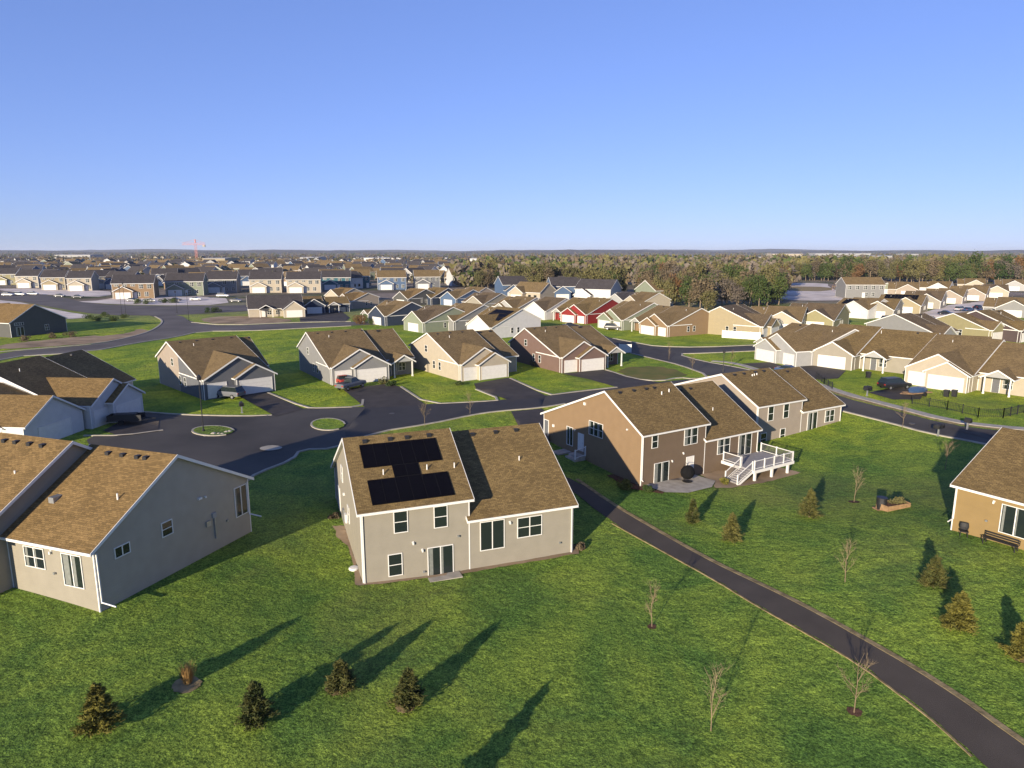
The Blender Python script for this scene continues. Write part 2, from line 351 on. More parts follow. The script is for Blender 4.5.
drive([(236,395),(264,392),(303,409.5),(276,417)]); drive([(343,390),(387,384),(399,387),(426,405.5),(366,408.5)])
drive([(474,384),(508,378),(547,397),(510,401),(476,389)]); drive([(562,374),(603,370),(640,380),(662,383),(622,389),(590,380)])
drive([(511,412),(541,409),(552,417),(541,437),(520,430)]); drive([(742,364),(770,362.5),(783,366),(768,371)])
drive([(779,377),(800,366),(815,366),(846,371),(838,379),(800,380)]); drive([(868,393),(905,386),(925,393),(920,400),(893,400)])
drive([(103,431),(139,413),(160,414),(158,432),(120,437)]); drive([(930,425),(955,428),(1010,432),(1000,442)])
drive([(300,313),(318,313),(342,312),(350,318),(345,322),(300,322)])
ribbon('kerb', [(84,436),(123,436),(163,430.5)], M['kerb'], .3, .12)
ribbon('kerb', [(246,482),(256,474),(293,460),(300,450),(336,449),(376,432.5),(431,424),(473,415),(497,411.5),(541,408),(565,404)], M['kerb'], .3, .12)
ribbon('kerb', [(141,412),(180,415),(243,416.5),(272,415.5)], M['kerb'], .3, .12)
ribbon('kerb', [(268,393),(306,408),(320,408.5),(362,407),(363,400)], M['kerb'], .35, .12)
ribbon('kerb', [(401,387),(428,404.5),(480,402),(503,400.3),(476,389.5)], M['kerb'], .35, .12)
ribbon('kerb', [(510,378.5),(549,395.5),(561,394),(580,391.5),(617,387.5)], M['kerb'], .4, .12)
ribbon('kerb', [(606,370),(633,379),(660,381.5),(679,377.5),(695,379.5),(711,376.5),(681,365.5),(660,360.5),(631,353.5)], M['kerb'], .4, .12)
ribbon('kerb', [(613,338.5),(640,343.5),(656,346.5),(700,347.5),(757,345)], M['kerb'], .4, .12)
ribbon('kerb', [(757,351),(700,353.5),(676,354),(702,361.5),(732,366.5),(760,372.5)], M['kerb'], .4, .12)
ribbon('kerb', [(760,390.5),(800,400.5),(844,411.5),(890,423),(928,433.5),(988,445),(1030,455)], M['kerb'], .4, .12)
ribbon('kerb', [(-60,381),(0,357.5),(87,352.5),(140,342.5),(175,337.5),(200,331.5),(250,331),(301,328.5),(351,326)], M['kerb'], .5, .14)
ribbon('kerb', [(0,352),(60,347),(100,343.5),(130,337.5),(150,331.5),(160,325.5),(163,320.5),(155,316.5)], M['kerb'], .5, .14)
ribbon('kerb', [(192,322.5),(226,325.5),(293,322.5),(351,321.5)], M['kerb'], .6, .14)
ribbon('sidewalk', [(790,377),(818,384),(846,394),(886,404),(950,421),(1000,427),(1040,430)], M['concrete'], 1.6, .05)
ribbon('sidewalk', [(712,361),(735,363),(765,372)], M['concrete'], 1.5, .05)
sheet('verge_strip', [(820,388.5),(846,397.5),(886,407.5),(950,424),(1000,430),(1040,432.5),(1040,430.5),(1000,427.5),(950,421.5),(886,404.8),(846,395),(820,386)], M['edge_dry'], .03, smooth=0)
sheet('bare_lot', [(60,300),(88,302),(120,297),(225,296.5),(230,305),(150,305.5),(90,303)], M['palelot'], .05)
sheet('bare_lot', [(10,300),(60,311),(100,317),(60,320),(0,314),(-40,300)], M['palelot'], .05)
sheet('bare_lot', [(778,283),(828,283),(828,287),(860,300),(800,301),(770,298)], M['palelot'], .05)
sheet('bare_lot', [(0,288),(110,290),(112,297),(60,296),(0,291)], M['palelot'], .05)
sheet('bare_lot', [(960,302),(1040,300),(1040,312),(985,314),(930,322),(905,318)], M['palelot'], .05)
sheet('bare_soil', [(785,286.5),(832,287),(832,291.5),(785,291)], M['edge_dry'], .12)
sheet('asphalt_patch', [(366,407.5),(425,405),(480,402.5),(503,401),(545,397),(541,407.5),(497,410.5),(473,414),(431,423),(376,431.5),(347,444),(345,432),(355,420)], mat('new_asphalt', (.036,.032,.029), .75, .3, var=.15, vscale=.4, bump=.3, bscale=30), .075, smooth=0)
sheet('asphalt_patch', [(613,340),(640,345),(656,348.5),(676,354),(668,361.5),(631,353.5),(600,344)], M['asphalt_drive'], .08, smooth=0)
sheet('bare_lot', [(-40,297),(10,302),(60,312.5),(95,317),(60,320),(0,315),(-40,306)], M['palelot'], .10)
sheet('bare_soil', [(63,338),(105,335),(110,342),(60,346),(0,350),(-10,346)], M['dirt'], .04, jag=.5)
sheet('bare_soil', [(208,317),(250,316),(290,319),(295,322),(225,325),(198,321)], M['dirt'], .04, jag=.5)
sheet('bare_soil', [(640,366),(668,367),(690,376),(676,377),(655,381),(630,377),(612,371)], mat('dry_lawn', (.19,.15,.05), .95, .1, c2=(.10,.12,.03), vscale=.3, bump=.5, bscale=8), .04, jag=.5)
sheet('bare_soil', [(95,337),(130,333),(140,328),(152,332),(128,339),(100,343)], M['dirt'], .035, jag=.5)
def island(px, py, rx, ry, lab):
    P = [(px+rx*math.cos(a), py+ry*math.sin(a)) for a in [2*math.pi*i/14 for i in range(14)]]
    sheet('traffic_island', P, M['grass'], .14, smooth=0); ribbon('kerb', P[2:]+P[:1], M['kerb'], .22, .15)
island(213, 431.5, 21, 5, ''); island(328, 425, 17, 6, '')

# ------------------------------------------------------------------ houses
def wallmesh(mb, B, mi=0):
    ax, x0, x1, y0, y1, zb, e0, e1, r, h = B[:10]
    if ax == 'x': prof = [(y0, zb), (y1, zb), (y1, e1), (r, h), (y0, e0)]; A, Z = x0, x1; pt = lambda a, p_: (a, p_[0], p_[1])
    else: prof = [(x0, zb), (x1, zb), (x1, e1), (r, h), (x0, e0)]; A, Z = y0, y1; pt = lambda a, p_: (p_[0], a, p_[1])
    f0 = [pt(A, p_) for p_ in prof]; f1 = [pt(Z, p_) for p_ in prof]
    uvp = [(p_[0], p_[1]) for p_ in prof]
    if ax == 'x': mb.face(f0[::-1], mi, uvp[::-1]); mb.face(f1, mi, uvp)
    else: mb.face(f0, mi, uvp); mb.face(f1[::-1], mi, uvp[::-1])
    for i in (1, 4):
        j = (i+1) % 5
        q = [f0[i], f0[j], f1[j], f1[i]]; u = [(A, prof[i][1]), (A, prof[j][1]), (Z, prof[j][1]), (Z, prof[i][1])]
        if ax == 'y': q = q[::-1]; u = u[::-1]
        mb.face(q, mi, u)
TH_R = .16
def roofmesh(mb, tr, B, ov=.38, rk=.25):
    ax, x0, x1, y0, y1, zb, e0, e1, r, h = B[:10]
    ov0, ov1 = B[12] if len(B) > 12 else (ov, ov)
    a0, a1 = (y0, y1) if ax == 'x' else (x0, x1); A, Z = (x0, x1) if ax == 'x' else (y0, y1)
    A -= rk; Z += rk
    if len(B) > 10 and B[10] == 'nob': Z -= rk
    s0 = (h-e0)/(r-a0); s1 = (h-e1)/(a1-r)
    pt = (lambda a, p_: (a, p_[0], p_[1])) if ax == 'x' else (lambda a, p_: (p_[0], a, p_[1]))
    up = .02; T = .15
    L0 = (a0-ov0, e0-ov0*s0+up); L1 = (a1+ov1, e1-ov1*s1+up); Rg = (r, h+up)
    top = [L0, Rg, L1]; t2 = [(q[0], q[1]+T) for q in top]
    for k in (0, 1):
        ln = math.hypot(top[k+1][0]-top[k][0], top[k+1][1]-top[k][1])
        q = [pt(A, t2[k]), pt(Z, t2[k]), pt(Z, t2[k+1]), pt(A, t2[k+1])]
        u = [(A, 0), (Z, 0), (Z, ln), (A, ln)] if k == 0 else [(A, ln), (Z, ln), (Z, 0), (A, 0)]
        b = [pt(A, top[k]), pt(A, top[k+1]), pt(Z, top[k+1]), pt(Z, top[k])]
        if ax == 'y': q = q[::-1]; u = u[::-1]; b = b[::-1]
        mb.face(q, 0, u); tr.face(b, 0)
    # fascia and rake boards (white), standing proud of the roof edge
    w_ = .035
    for e, s_, sg in ((L0, s0, -1), (L1, s1, 1)):
        if ax == 'x': tr.box(A, Z, *sorted((e[0], e[0]+sg*w_)), e[1]-.03, e[1]+T-.012)
        else: tr.box(*sorted((e[0], e[0]+sg*w_)), A, Z, e[1]-.03, e[1]+T-.012)
    for a, sg in ((A, -1), (Z, 1)):
        for p0, p1 in ((L0, Rg), (L1, Rg)):
            P = [Vector(pt(a, (p0[0], p0[1]-.06))), Vector(pt(a, (p1[0], p1[1]-.06))), Vector(pt(a, (p1[0], p1[1]+T+.01))), Vector(pt(a, (p0[0], p0[1]+T+.01)))]
            o = Vector(pt(sg*w_, (0, 0))); Q = [q+o for q in P]
            tr.face(P); tr.face(Q[::-1])
            for i in range(4): tr.face([P[i], P[(i+1) % 4], Q[(i+1) % 4], Q[i]])
def face_frame(px, py, ang):
    a = R(ang); n_ = Vector((math.sin(a), -math.cos(a), 0)); u = Vector((math.cos(a), math.sin(a), 0))
    return Vector((px, py, 0)), u, n_
def fb(mb, fr, u0, u1, z0, z1, d0, d1, m=0):
    o, u, n_ = fr
    mb.obox(o+u*u0+n_*d0+Vector((0,0,z0)), u*(u1-u0), n_*(d1-d0), Vector((0,0,z1-z0)), m)
class House:
    def __init__(s, name, label, X, Y, z, rot, wall, roof='roof', blocks=(), mir=False, cat='house', group=None, trim=True, zb=-3.2):
        s.root = empty(name, (X, Y, z), R(rot), label, cat, group); s.mir = mir
        wm, rm, tm = MB(mir), MB(mir), MB(mir)
        for B in blocks:
            fl = B[11] if len(B) > 11 else ''
            if 'open' not in fl: wallmesh(wm, B)
            roofmesh(rm, tm, B)
            if 'open' not in fl and trim:   # corner boards
                ax, x0, x1, y0, y1, zb_, e0, e1 = B[:8]
                for x in (x0, x1):
                    for y in (y0, y1):
                        if len(B) > 10 and B[10] == 'nob' and y == y1: continue
                        if len(B) > 10 and B[10] == 'mid' and x == x0: continue
                        e = (e0 if y == y0 else e1) if ax == 'x' else (e0 if x == x0 else e1)
                        sx, sy = (-1 if x == x0 else 1), (-1 if y == y0 else 1)
                        tm.box(*sorted((x-sx*.07, x+sx*.015)), *sorted((y-sy*.07, y+sy*.015)), zb_+.0, e-.05)
        s.wall = wm.build('wall', M[wall] if isinstance(wall, str) else wall, s.root); s.roof = rm.build('roof', M[roof], s.root)
        s.trim = tm.build('trim', M['trim'], s.root)
    def window(s, px, py, ang, zc0, zc1, wd, cols=1, rows=2, curtain=0, name='window'):
        fr = face_frame(px, py, ang); f = MB(s.mir); t = .055
        fb(f, fr, -wd/2-t, -wd/2, zc0-t, zc1+t, .004, .06); fb(f, fr, wd/2, wd/2+t, zc0-t, zc1+t, .004, .06)
        fb(f, fr, -wd/2, wd/2, zc1, zc1+t, .004, .06); fb(f, fr, -wd/2, wd/2, zc0-t, zc0, .004, .06)
        for i in range(1, cols): fb(f, fr, -wd/2+wd*i/cols-.035, -wd/2+wd*i/cols+.035, zc0, zc1, .004, .05)
        for i in range(1, rows): fb(f, fr, -wd/2, wd/2, zc0+(zc1-zc0)*i/rows-.025, zc0+(zc1-zc0)*i/rows+.025, .004, .045)
        wo = f.build(name, M['trim'], s.root); g_ = MB(s.mir); fb(g_, fr, -wd/2, wd/2, zc0, zc1, .006, .03)
        if curtain:
            for i in range(cols):
                a = -wd/2+wd*i/cols+.06; fb(g_, fr, a, a+(wd/cols-.1)*(curtain if i % 2 == 0 else curtain*.5), zc0+.03, zc1-.04, .0315, .034, 1)
        g_.build('pane', [M['glass'], M['curtain']], wo); return wo
    def slider(s, px, py, ang, z0, wd=1.9, h=2.1, curtain=.5): return s.window(px, py, ang, z0, z0+h, wd, 2, 1, curtain, 'patio_door')
    def garage(s, px, py, ang, wd=4.9, h=2.15, z0=.1, m='door'):
        fr = face_frame(px, py, ang); f = MB(s.mir)
        for k in range(4): fb(f, fr, -wd/2, wd/2, z0+h*k/4+.012, z0+h*(k+1)/4-.012, .004, .05)
        fb(f, fr, -wd/2, wd/2, z0, z0+h, .002, .02)
        fb(f, fr, -wd/2-.1, -wd/2-.005, z0, z0+h+.1, .004, .07); fb(f, fr, wd/2+.005, wd/2+.1, z0, z0+h+.1, .004, .07); fb(f, fr, -wd/2, wd/2, z0+h+.005, z0+h+.1, .004, .07)
        return f.build('garage_door', M[m], s.root)
    def door(s, px, py, ang, z0=0, wd=.95, h=2.05, m='door'):
        fr = face_frame(px, py, ang); f = MB(s.mir); fb(f, fr, -wd/2, wd/2, z0, z0+h, .004, .04, 0)
        fb(f, fr, -wd/2-.08, -wd/2-.004, z0, z0+h+.08, .004, .06, 1); fb(f, fr, wd/2+.004, wd/2+.08, z0, z0+h+.08, .004, .06, 1); fb(f, fr, -wd/2, wd/2, z0+h+.004, z0+h+.08, .004, .06, 1)
        d_ = f.build('door', [M[m], M['trim']], s.root); k = MB(s.mir); fb(k, fr, wd*.33, wd*.4, z0+.95, z0+1.03, .041, .1); k.build('handle', M['metal'], d_); return d_
    def pipe(s, x, y, z, h=.45, r=.05):
        f = MB(s.mir); h *= .8; r *= .9; f.tube((x, y, z-.15), (x, y, z+h), r, n=7); f.build('vent_pipe', M['trim'], s.root)
    def boxvent(s, x, y, z, sl):
        f = MB(s.mir); f.box(x-.16, x+.16, y-.16, y+.16, z-.1, z+.14); f.build('roof_vent', M['blackp'], s.root)
    def downspout(s, x, y, zt, zb, nx=0, ny=-1, foot=1.2):
        f = MB(s.mir); n_ = Vector((nx, ny, 0)); a = Vector((x, y, 0))+n_*.06
        f.box(a.x-.035, a.x+.035, a.y-.03, a.y+.04, zb+.05, zt)
        f.tube((a.x, a.y, zb+.1), (a.x+n_.x*foot, a.y+n_.y*foot, zb+.02), .05, n=5); f.build('downspout', M['trim'], s.root)
    def lamp(s, px, py, ang, z):
        fr = face_frame(px, py, ang); f = MB(s.mir); fb(f, fr, -.07, .07, z-.06, z+.06, .003, .05); fb(f, fr, -.05, .05, z-.16, z+.02, .05, .16); f.build('wall_lamp', M['trim'], s.root)
    def meter(s, px, py, ang, z, wd=.3, h=.4, m='metal', nm='meter_box'):
        fr = face_frame(px, py, ang); f = MB(s.mir); fb(f, fr, -wd/2, wd/2, z, z+h, .003, .14); f.build(nm, M[m], s.root)
    def posts(s, pts, z0, z1, wd=.18):
        for x, y in pts:
            f = MB(s.mir); f.box(x-wd/2, x+wd/2, y-wd/2, y+wd/2, z0, z1); f.box(x-wd*.7, x+wd*.7, y-wd*.7, y+wd*.7, z0-.02, z0+.25); f.build('porch_post', M['trim'], s.root)
    def solar(s, x, y0, ly, wx, plane, face='y'):
        """panel with its lower edge at y0 on the slope z = plane(y); ly is its length along y"""
        z0, z1 = plane(y0)+.21, plane(y0+ly)+.21; f = MB(s.mir)
        o = Vector((x, y0, z0)); ux = Vector((wx, 0, 0)); uy = Vector((0, ly, z1-z0)); nrm = ux.cross(uy).normalized()
        f.obox(o, ux, uy, nrm*.04, 1); ln = uy.length; q = .012
        a = o+nrm*.042+ux*(q/wx)+uy*(q/ln); U = ux*(1-2*q/wx); V = uy*(1-2*q/ln)
        f.face([a, a+U, a+U+V, a+V], 0, [(0,0),(wx-2*q,0),(wx-2*q,ln-2*q),(0,ln-2*q)])
        return f.build('solar_panel', [M['solar'], M['mesh_black']], s.root)

# ---- the near twin house with solar panels
ZB = -3.2
h = House('twin_house', 'two-storey light taupe twin house with black solar panels on its brown roof', -10.32, 43.83, 0, 21, 'taupe', 'roof',
          [('x', 0, 7.76, 0, 15, ZB, 5.7, 4.32, 5.81, 9.19), ('x', 7.77, 16.07, .012, 14.99, ZB, 4.1, 4.0, 7.3, 8.49, 'mid')])
h.window(2.76, 0, 0, 3.8, 5.3, .9); h.window(5.62, 0, 0, 3.75, 5.28, .9); h.window(2.28, 0, 0, .65, 2.2, .9)
h.slider(5.55, 0, 0, .1, 1.8, 2.15, .35); h.slider(9.5, .012, 0, 1.45, 1.8, 2.15, .0); h.window(12.47, .012, 0, 2.0, 3.5, 1.9, 2)
h.lamp(4.23, 0, 0, 2.25); h.lamp(3.58, 0, 0, 2.9); h.lamp(10.88, .012, 0, 3.35); h.meter(6.88, 0, 0, 2.8, .14, .12); h.meter(4.3, 0, 0, .5, .14, .12); h.meter(14.96, .012, 0, 1.0, .14, .12)
for a, b in ((9.3, 4.9), (6.2, 2.6)): h.window(0, a, 270, b, b+1.2, .8)
h.meter(0, 7.6, 270, 2.0, .5, .7, 'trim'); h.meter(0, 9.2, 270, 2.0, .3, .45); h.meter(0, 8.3, 270, 4.0, .2, .2, 'trim'); h.meter(0, 9.0, 270, 1.6, .6, 1.0); h.door(0, 11.9, 270, 1.4)
h.downspout(.12, 0, 5.4, .05, 0, -1, .1); h.downspout(-.02, .2, .3, .0, -1, 0, 2.0); h.downspout(15.95, .012, 3.8, .05, 0, -1, .1); h.downspout(16.1, .2, .4, .0, 1, 0, 1.7)
sl1 = (9.19-5.7)/5.81; pl = lambda y: 5.7+sl1*y
for i in range(6): h.solar(.83+i*.965, 3.0, 1.98, .96, pl)
for i in range(2): h.solar(2.83+i*.965, 2.02, .97, .96, pl)
for i in range(6): h.solar(.87+i*.975, .08, 1.92, .97, pl)
for x, y in ((2.1, 2.4), (5.3, 2.4), (7.35, 2.3)): h.pipe(x, y, pl(y)+.15, .5)
for x in (1.3, 3.2, 4.5, 6.2): h.boxvent(x, 5.3, pl(5.3)+.17, 0)
for x in (10.2, 12.2, 14.0): h.boxvent(x, 6.8, 4.1+.601*6.8+.17, 0)
h.pipe(13.2, 4.0, 4.1+.601*4+.15)
f = MB(); f.box(6.8, 6.95, 3.5, 5.1, 0, .12); 
for a in (.2,): pass
h.garage(3.9, 15, 180, 4.9, 2.15, 1.35); h.garage(12, 14.99, 180, 4.9, 2.15, 1.35)
slab = MB(); slab.box(4.5, 6.9, -1.0, -.02, -.3, .16); tag(slab.build('door_slab', M['concrete'], h.root), None)
def strip(label_h, pts, m='dirt', off=.05): sheet('foundation_bed', [((lambda r, c, s_, k: (r.location.x+k*(c*x-s_*y), r.location.y+k*(s_*x+c*y)))(label_h.root, math.cos(label_h.root.rotation_euler.z), math.sin(label_h.root.rotation_euler.z), label_h.root.scale.x)) for x, y in pts], M[m], off, smooth=0, world=True, step=.8, jag=.08)
h1 = h; strip(h, [(-.6, -.1), (-.2, -.35), (5, -.3), (7, -.5), (11, -.4), (16.4, -.5), (17, .5), (16.1, 2), (16.0, 0), (0, 0), (0, 9.5), (-.9, 9.5), (-.8, 7.5), (-.25, 6), (-.25, 2)], 'dirt', .04)
# ---- brown twin house with the deck
h = House('twin_house', 'brown twin house with white raised deck and round black netted swing on its patio', 12.45, 63.12, 1.15, 32.17, 'brown', 'roof',
          [('x', 0, 9.23, 0, 17.3, ZB, 4.95, 3.61, 5.73, 8.29), ('x', 9.24, 17.94, .012, 17.29, ZB, 3.06, 3.4, 7.31, 7.29, 'mid')])
h2 = h; h.root.scale = (.95,)*3
gm = MB(); y0, y1, e0, e1, r_, hh_ = 0, 17.3, 4.95, 3.61, 5.73, 8.29
gm.face([(-.006, y, z) for y, z in ((y1, ZB), (y0, ZB), (y0, e0), (r_, hh_), (y1, e1))], 0, [(y, z) for y, z in ((y1, ZB), (y0, ZB), (y0, e0), (r_, hh_), (y1, e1))])
o = gm.build('gable_tone_face', M['tan'], h.root); o['label'] = 'paler tan gable face of the brown house'  # gable face set in a paler, warmer tone than the other walls
h.slider(2.85, 0, 0, -.78, 2.0, 2.3, .45); h.door(7.0, 0, 0, -.75, 1.0, 2.2); h.window(1.75, 0, 0, 3.3, 4.6, .75); h.window(6.95, 0, 0, 2.9, 4.6, 1.9, 2, 2, .5)
h.window(12.2, .012, 0, 1.05, 2.8, 1.9, 2, 2, .4); h.slider(15.75, .012, 0, .33, 2.1, 2.4, .4)
h.window(0, 7.3, 270, 3.1, 4.6, 2.3, 3, 2, .3); h.slider(0, 12.0, 270, .95, 1.1, 2.1, .3); h.door(0, 9.9, 270, .75, .9, 1.95); h.door(0, 16.7, 270, .5, .8, 2.4, 'slate')
h.lamp(4.3, 0, 0, 1.5); h.lamp(5.9, 0, 0, 2.1); h.lamp(0, 11, 270, 3.0)
h.meter(0, 9.3, 270, 6.2, .3, .3, 'trim'); h.meter(0, 15.2, 270, 2.4, .3, .3, 'trim'); h.meter(0, 2.2, 270, 4.9, .15, .15, 'trim')
h.downspout(.12, 0, 4.7, 0, 0, -1, .2); h.downspout(17.85, .012, 2.8, .3, 0, -1, .2)
sl2 = (8.29-4.95)/5.73
for x, y in ((6.6, 4.2), (7.9, 4.4)): h.pipe(x, y, 4.95+sl2*y+.15, .45, .07)
for x in (1.4, 3.4, 5.2, 6.4): h.boxvent(x, 5.2, 4.95+sl2*5.2+.17, 0)
for x in (10.6, 12.0, 13.6): h.boxvent(x, 6.6, 3.06+.579*6.6+.17, 0)
h.pipe(13.8, 3.2, 3.06+.579*3.2+.15); h.garage(4.5, 17.3, 180, 4.9, 2.1, .6); h.garage(13.5, 17.29, 180, 4.9, 2.1, .6)
def on(h, x, y):
    r = h.root; c, s = math.cos(r.rotation_euler.z), math.sin(r.rotation_euler.z)
    k = r.scale.x; return r.location.x+k*(c*x-s*y), r.location.y+k*(s*x+c*y)
def onz(h, x, y):
    X, Y = on(h, x, y); return X, Y, terr(X, Y)
# patio
P = [(-.4+0.9, 0), (7.9, 0), (8.4, -2.4), (6.5, -3.6), (3.0, -3.7), (1.0, -2.5)]
sheet('patio', [on(h2, *q) for q in P], M['concrete'], .10, smooth=0, world=True, step=1)
sheet('mulch_bed', [on(h2, *q) for q in [(8.5, 0), (18.6, 0), (19.4, -4.9), (12.5, -5.1), (8.5, -4.6), (6.8, -4.0), (6.8, -3.7), (8.4, -2.4)]], M['dirt'], .05, smooth=0, world=True, step=1, jag=.1)
sheet('mulch_bed', [on(h2, *q) for q in [(-.1, 4), (-1.1, 4), (-1.3, 0), (.6, -2.6), (1.0, -2.4), (.4, 0)]], M['mulch'], .06, smooth=0, world=True, step=1, jag=.1)
# deck: floor, beam, posts, railing, stairs
dz = .3; dk = empty('deck', on(h2, 14.5, -.1)+(1.15,), R(32.17), 'raised grey deck with white railing and stairs against the brown house', 'deck'); dk.scale = (.95,)*3
def dpt(x): return x-14.5
fl = MB(); 
for k in range(32): fl.box(dpt(11.9), dpt(18.5), -4.3+k*.136, -4.3+k*.136+.128, dz-.04, dz)
fl.build('deck_floor', M['composite'], dk)
bm_ = MB(); bm_.box(dpt(11.85), dpt(18.55), -4.42, -4.34, dz-.34, dz-.02); bm_.box(dpt(18.5), dpt(18.58), -4.34, 0, dz-.34, dz-.02); bm_.box(dpt(11.82), dpt(11.9), -4.34, 0, dz-.34, dz-.02); bm_.build('rim_board', M['trim'], dk)
for x in (12.4, 15.2, 17.9):
    f = MB(); f.box(dpt(x)-.11, dpt(x)+.11, -4.2, -3.98, -2.1, dz-.06); f.build('post', M['trim'], dk)
def rail(mb, a, b, za, zb_):
    a, b = Vector(a), Vector(b); L = (b-a).length; k = max(1, round(L/1.7)); t = (b-a)/L; nn = Vector((-t.y, t.x))
    for i in range(k+1):
        p_ = a+(b-a)*(i/k); z = za+(zb_-za)*i/k; mb.box(p_.x-.055, p_.x+.055, p_.y-.055, p_.y+.055, z, z+1.08)
    for zo, th in ((.12, .05), (.95, .07)):
        mb.obox((a.x-nn.x*.03, a.y-nn.y*.03, za+zo), (b.x-a.x, b.y-a.y, zb_-za), (nn.x*.06, nn.y*.06, 0), (0, 0, th))
    m_ = int(L/.13)
    for i in range(1, m_):
        p_ = a+(b-a)*(i/m_); z = za+(zb_-za)*i/m_; mb.box(p_.x-.009, p_.x+.009, p_.y-.009, p_.y+.009, z+.15, z+.97, 1)
f = MB(); rail(f, (dpt(12.0), -4.3), (dpt(18.4), -4.3), dz, dz); f.build('railing', [M['trim'], M['composite']], dk)
f = MB(); rail(f, (dpt(18.4), -4.25), (dpt(18.4), -.1), dz, dz); f.build('railing', [M['trim'], M['composite']], dk)
f = MB(); rail(f, (dpt(12.0), -2.6), (dpt(12.0), -.15), dz, dz); f.build('railing', [M['trim'], M['composite']], dk)
st = MB(); ns = 8
for k in range(ns):
    st.box(dpt(11.8)-.3*(k+1), dpt(11.8)-.3*k, -4.2, -2.7, dz-.15*(k+1)-.04, dz-.15*(k+1)); st.box(dpt(11.8)-.3*k-.02, dpt(11.8)-.3*k, -4.2, -2.7, dz-.15*(k+1), dz-.15*k-.03)
st.build('stairs', M['composite'], dk)
for y in (-4.24, -2.66):
    f = MB(); rail(f, (dpt(11.75), y), (dpt(9.5), y), dz-.05, dz-1.15); f.obox((dpt(11.9), y-.02, dz-.3), (-2.4, 0, -1.15), (0, .04, 0), (0, 0, .26)); f.build('stair_railing', [M['trim'], M['composite']], dk)
# round black netted swing chair with stand, on the patio
X, Y, Z = onz(h2, 5.35, -1.3); sw = empty('swing_chair', (X, Y, Z+.12), R(20), 'round black netted swing chair on the concrete patio', 'swing chair'); sw.scale = (.82,)*3
f = MB(); f.lathe([(0, 0.02), (.55, .02), (.6, .06), (.1, .1), (0, .1)], 18); f.build('base', M['blackp'], sw)
f = MB(); f.lathe([(0, .35), (.45, .42), (.8, .75), (.92, 1.15), (.85, 1.5), (.6, 1.85), (.25, 2.02), (0, 2.05)], 20, sy=.8); f.build('basket', M['mesh_black'], sw, True)
f = MB(); f.tube((0, .75, .05), (0, .95, 1.4), .03); f.tube((0, .95, 1.4), (0, .6, 2.2), .03); f.tube((0, .6, 2.2), (0, 0, 2.25), .03); f.tube((0, 0, 2.25), (0, 0, 2.03), .012); f.tube((0, .75, .05), (0, 0, .08), .03); f.build('stand', M['blackp'], sw)

# ---- third twin house (grey taupe)
h = House('twin_house', 'pale grey taupe twin house right of the deck, lower wing nearest the street', 29.26, 79.37, -.53, 30.44, 'beige', 'roof',
          [('x', 0, 7.83, 0, 17, ZB-1, 5.16, 4.0, 5.27, 7.89), ('x', 7.84, 15.39, .012, 16.99, ZB, 3.66, 3.6, 6.6, 7.2, 'mid')])
h.root.scale = (1.06,)*3
h.window(2.3, 0, 0, 3.2, 4.8, .85); h.window(4.95, 0, 0, 3.2, 4.8, .85); h.window(1.3, 0, 0, .5, 1.8, .9); h.window(4.6, 0, 0, .45, 1.9, .8); h.slider(9.9, .012, 0, 1.1, 1.7, 2.1, .5); h.window(13.2, .012, 0, 1.7, 3.1, 1.7, 2, 2, .4)
h.downspout(.12, 0, 4.9, 0, 0, -1, .2); h.downspout(15.3, .012, 3.4, .6, 0, -1, .2)
sl3 = (7.89-5.16)/5.27
for x in (3.9, 4.3, 4.8): h.pipe(x, 3.9+.1*x, 5.16+sl3*(3.9+.1*x)+.15, .3, .07)
for x in (1.4, 3.0, 5.0, 6.5): h.boxvent(x, 4.8, 5.16+sl3*4.8+.17, 0)
for x in (10, 12.5): h.boxvent(x, 6.0, 3.66+.536*6.0+.17, 0)
h.garage(4, 17, 180, 4.9, 2.1, 1.1); h.garage(12, 16.99, 180, 4.9, 2.1, 1.1)
# ---- left twin house (sun-gilded brown roof)
h = House('twin_house', 'single-storey twin house at the left edge with sun-gilded brown roof and shaded taupe side', -24.5, 37.32, 2.3, -19.14, 'taupe', 'roof_sun_gold',
          [('x', -7.2, 0, 0, 13.19, ZB, 3.59, 3.72, 6.54, 7.36), ('x', -15.6, -7.21, -2.3, 11.8, ZB, 3.75, 3.75, 4.9, 8.05)])
gl = h
gm = MB(); e0, e1, y1, r_, hh_ = 3.59, 3.72, 13.19, 6.54, 7.36
gm.face([(.006, y, z) for y, z in ((0, ZB), (y1, ZB), (y1, e1), (r_, hh_), (0, e0))], 0, [(y, z) for y, z in ((0, ZB), (y1, ZB), (y1, e1), (r_, hh_), (0, e0))]); gm.build('gable_tone_face', M['taupe_shade_lift'], h.root)  # taupe siding, lightened to put fill light into the shaded gable
h.window(-4.9, 0, 0, 1.75, 3.0, 1.6, 2, 2, .3); h.slider(-1.8, 0, 0, 1.0, 1.5, 2.0, .7); h.lamp(-3.42, 0, 0, 3.0); h.meter(-3.3, 0, 0, 1.55, .14, .12)
h.window(0, 1.9, 90, 2.45, 3.05, 1.0, 2, 1); h.window(0, 5.35, 90, 2.35, 3.25, .8, 1, 2); h.slider(0, 12.3, 90, 1.15, 1.2, 2.2, .2)
h.meter(0, 8.3, 90, 3.75, .3, .14, 'trim'); h.meter(0, 8.8, 90, 3.7, .12, .12, 'trim'); h.meter(0, 8.85, 90, 1.55, .4, .4); h.meter(0, 9.45, 90, 2.0, .35, .35, 'lightgrey'); h.meter(0, 9.45, 90, .4, .08, 1.6); h.meter(0, 10.7, 90, 1.2, .14, .14)
h.downspout(0.02, .12, 3.3, 0.1, 1, 0, 1.1); h.downspout(0.02, 13.0, 3.5, .85, 1, 0, 1.1)
sL = (7.36-3.59)/6.54
